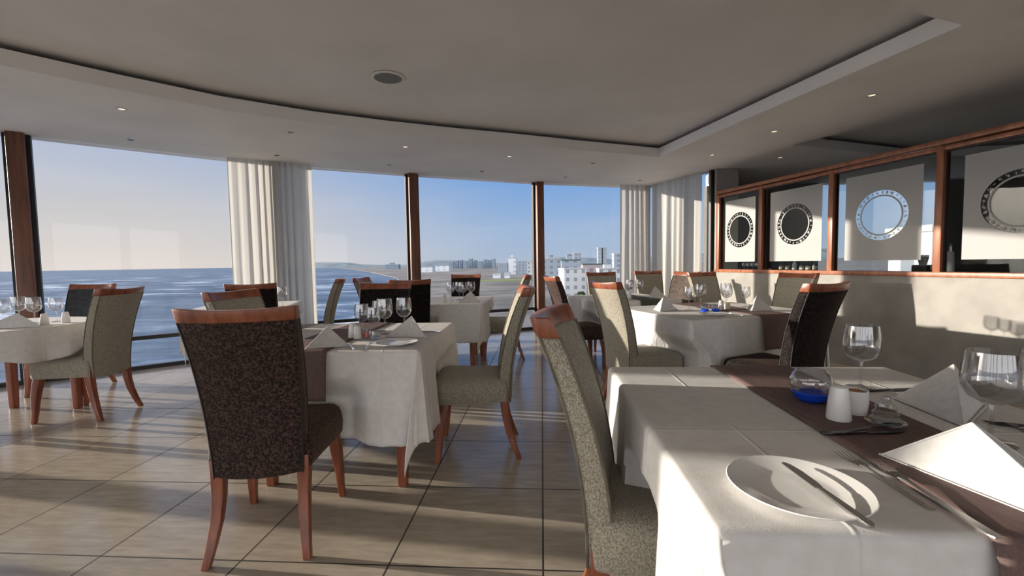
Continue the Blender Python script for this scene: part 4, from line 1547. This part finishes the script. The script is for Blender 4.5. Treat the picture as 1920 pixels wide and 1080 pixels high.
# ------------------------------------------------------------------ outside: sea, shore, town
SEA = -14.0
N = 8
mb = MB()
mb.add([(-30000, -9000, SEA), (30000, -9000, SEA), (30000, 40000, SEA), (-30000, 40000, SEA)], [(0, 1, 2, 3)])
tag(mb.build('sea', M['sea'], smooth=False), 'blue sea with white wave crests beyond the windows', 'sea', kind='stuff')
shore = [(-8200, 15800), (-4260, 8200), (-2400, 4800), (-1177, 2512), (-640, 1480), (-309, 800), (-170, 500), (-98, 310), (-62, 215), (-41, 155), (-26, 100), (-14, 60), (-4, 30), (3, 14), (14, 9), (60, 6), (30000, 6), (30000, 15800)]
struct('ground', MB().prism(shore, -15.5, -13.0), M['land'], label='grey brown shore land', smooth=False)
bpy.data.objects['ground'].name = 'ground'
lw_ = MB()
lw_.prism([(-66, 335), (-40, 340), (-12, 350), (-6, 378), (-30, 392), (-58, 380)], -13.0, -12.85)
tag(lw_.build('lawn', M['lawn'], smooth=False), 'green lawn on the shore seen past the far table', 'lawn', kind='stuff')


def ridge(name, pts, depth, label):
    """pts: (x, y, height) along the ridge line"""
    mb = MB()
    vs = []
    for x, y, h in pts:
        d = Vector((x, y)).normalized()
        vs += [(x - d.x * depth, y - d.y * depth, -13.2), (x - d.x * depth * .3, y - d.y * depth * .3, -13 + h * .7), (x, y, -13 + h), (x + d.x * depth, y + d.y * depth, -13.2)]
    n = len(pts)
    fs = [(i * 4 + k, (i + 1) * 4 + k, (i + 1) * 4 + k + 1, i * 4 + k + 1) for i in range(n - 1) for k in range(3)]
    o = mb.add(vs, fs).build(name, M['hill'])
    return tag(o, label, 'hill')


rh = random.Random(5)
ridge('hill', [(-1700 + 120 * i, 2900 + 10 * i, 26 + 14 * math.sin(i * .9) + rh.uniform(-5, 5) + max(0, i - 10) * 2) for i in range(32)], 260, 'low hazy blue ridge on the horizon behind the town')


def building(x, y, w, d, h, m, label, group=None, roof='roof_grey', rz=0, z=-13.0, ph=.0, name='building'):
    b0 = empty(name, (x, y, z), rz, label=label, cat='building', group=group)
    MB().box(-w / 2, w / 2, -d / 2, d / 2, 0, h).build('walls', M[m], b0, smooth=False)
    MB().box(-w / 2 - .2, w / 2 + .2, -d / 2 - .2, d / 2 + .2, h, h + max(.4, h * .03)).build('roof', M[roof], b0, smooth=False)
    if ph:
        MB().box(-w * .22, w * .12, -d * .2, d * .2, h + .4, h + ph).build('rooftop_hut', M[m], b0, smooth=False)
    return b0


def at(px, Y):
    """world x at a sight line through image column px (horizon height) at distance Y"""
    dd = _fw * 823.2 + _r2 * (px - 960)
    return dd.x / dd.y * Y


k = 0
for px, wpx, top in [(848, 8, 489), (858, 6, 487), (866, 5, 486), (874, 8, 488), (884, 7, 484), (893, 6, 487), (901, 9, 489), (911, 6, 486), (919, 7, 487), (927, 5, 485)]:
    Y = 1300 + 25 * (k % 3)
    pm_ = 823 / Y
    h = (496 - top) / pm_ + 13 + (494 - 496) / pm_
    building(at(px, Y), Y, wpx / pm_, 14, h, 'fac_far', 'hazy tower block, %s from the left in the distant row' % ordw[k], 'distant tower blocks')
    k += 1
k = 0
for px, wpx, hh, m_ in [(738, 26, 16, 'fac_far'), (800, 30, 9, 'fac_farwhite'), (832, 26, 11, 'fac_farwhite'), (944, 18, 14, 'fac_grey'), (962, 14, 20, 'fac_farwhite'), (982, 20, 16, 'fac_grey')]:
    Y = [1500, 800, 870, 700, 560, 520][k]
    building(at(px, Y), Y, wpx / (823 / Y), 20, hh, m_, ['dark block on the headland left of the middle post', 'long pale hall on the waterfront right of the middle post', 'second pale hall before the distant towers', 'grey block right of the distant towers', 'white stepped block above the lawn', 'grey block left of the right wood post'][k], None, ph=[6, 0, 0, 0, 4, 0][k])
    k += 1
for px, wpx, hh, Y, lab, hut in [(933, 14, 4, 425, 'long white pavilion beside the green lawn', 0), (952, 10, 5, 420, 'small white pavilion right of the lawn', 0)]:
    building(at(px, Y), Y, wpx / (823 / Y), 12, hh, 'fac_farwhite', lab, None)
building(at(1034, 260), 260, 9.5, 12, 16.0, 'fac_grey', 'blue grey apartment block just right of the right wood post', None, ph=2.5)
building(at(1073, 170), 170, 8.6, 9, 11.6, 'fac_white', 'white apartment block with dark windows in the right window', None, rz=12, roof='roof_grey')
building(at(1070, 215), 215, 9, 8, 15.0, 'fac_grey', 'block with dark green roof behind the white apartments', None, roof='roof_teal', ph=3)
building(at(1082, 420), 420, 7, 10, 22, 'fac_grey', 'slim grey tower over the green roofed block', None)
building(at(1110, 190), 190, 8.5, 9, 13.0, 'fac_pink', 'pinkish block with teal roof in the right window', None, roof='roof_teal')
building(at(1124, 380), 380, 3.0, 8, 25.5, 'fac_grey', 'left tower of the twin grey towers', None)
building(at(1133, 380), 380, 3.0, 8, 25.5, 'fac_grey', 'right tower of the twin grey towers', None)
building(at(1140, 160), 160, 7.2, 9, 11.5, 'fac_white', 'pale block beside the right curtain', None, ph=1.6)
building(at(1000, 330), 330, 9, 9, 15, 'fac_white', 'white block half behind the right wood post', None)
building(at(1162, 300), 300, 9, 9, 19, 'fac_grey', 'grey block behind the edge of the right curtain', None)
building(at(1743, 36), 36, 3.2, 4, 16.0, 'fac_white', 'sandy coloured block seen through the screen and bar window', None, z=-13)


def shrub(x, y, r, label, z=-13.0, h=None):
    rnd = random.Random(int(abs(x * 7 + y)))
    mb = MB()
    for q in range(260):
        a, e = rnd.uniform(0, 6.283), math.acos(rnd.uniform(-.2, 1))
        rr_ = r * rnd.uniform(.6, 1.0)
        c = Vector((rr_ * math.sin(e) * math.cos(a), rr_ * math.sin(e) * math.sin(a), (h or r) * (.3 + .7 * math.cos(e))))
        d1 = Vector((rnd.uniform(-1, 1), rnd.uniform(-1, 1), rnd.uniform(-1, 1))).normalized() * r * .16
        d2 = d1.cross(Vector((rnd.uniform(-1, 1), rnd.uniform(-1, 1), rnd.uniform(-1, 1)))).normalized() * r * .12
        mb.add([c - d1, c + d2, c + d1, c - d2], [(0, 1, 2, 3)])
    t_ = empty('tree', (x, y, z), label=label, cat='tree')
    mb.build('crown', M['leaf'], t_, smooth=False)
    MB().tube([(0, 0, 0), (0, 0, (h or r) * .6)], [r * .12, r * .06], 8).build('trunk', M['postwood'], t_)
    return t_


shrub(at(1090, 90), 90, 2.6, 'dark green tree below the white apartments, left of the sunlit chair', h=8.0)
shrub(at(1103, 84), 84, 1.6, 'dark green bush between the tree and the sunlit chair', h=6.2)
shrub(at(1004, 300), 300, 3.0, 'dark tree by the right wood post', h=6)
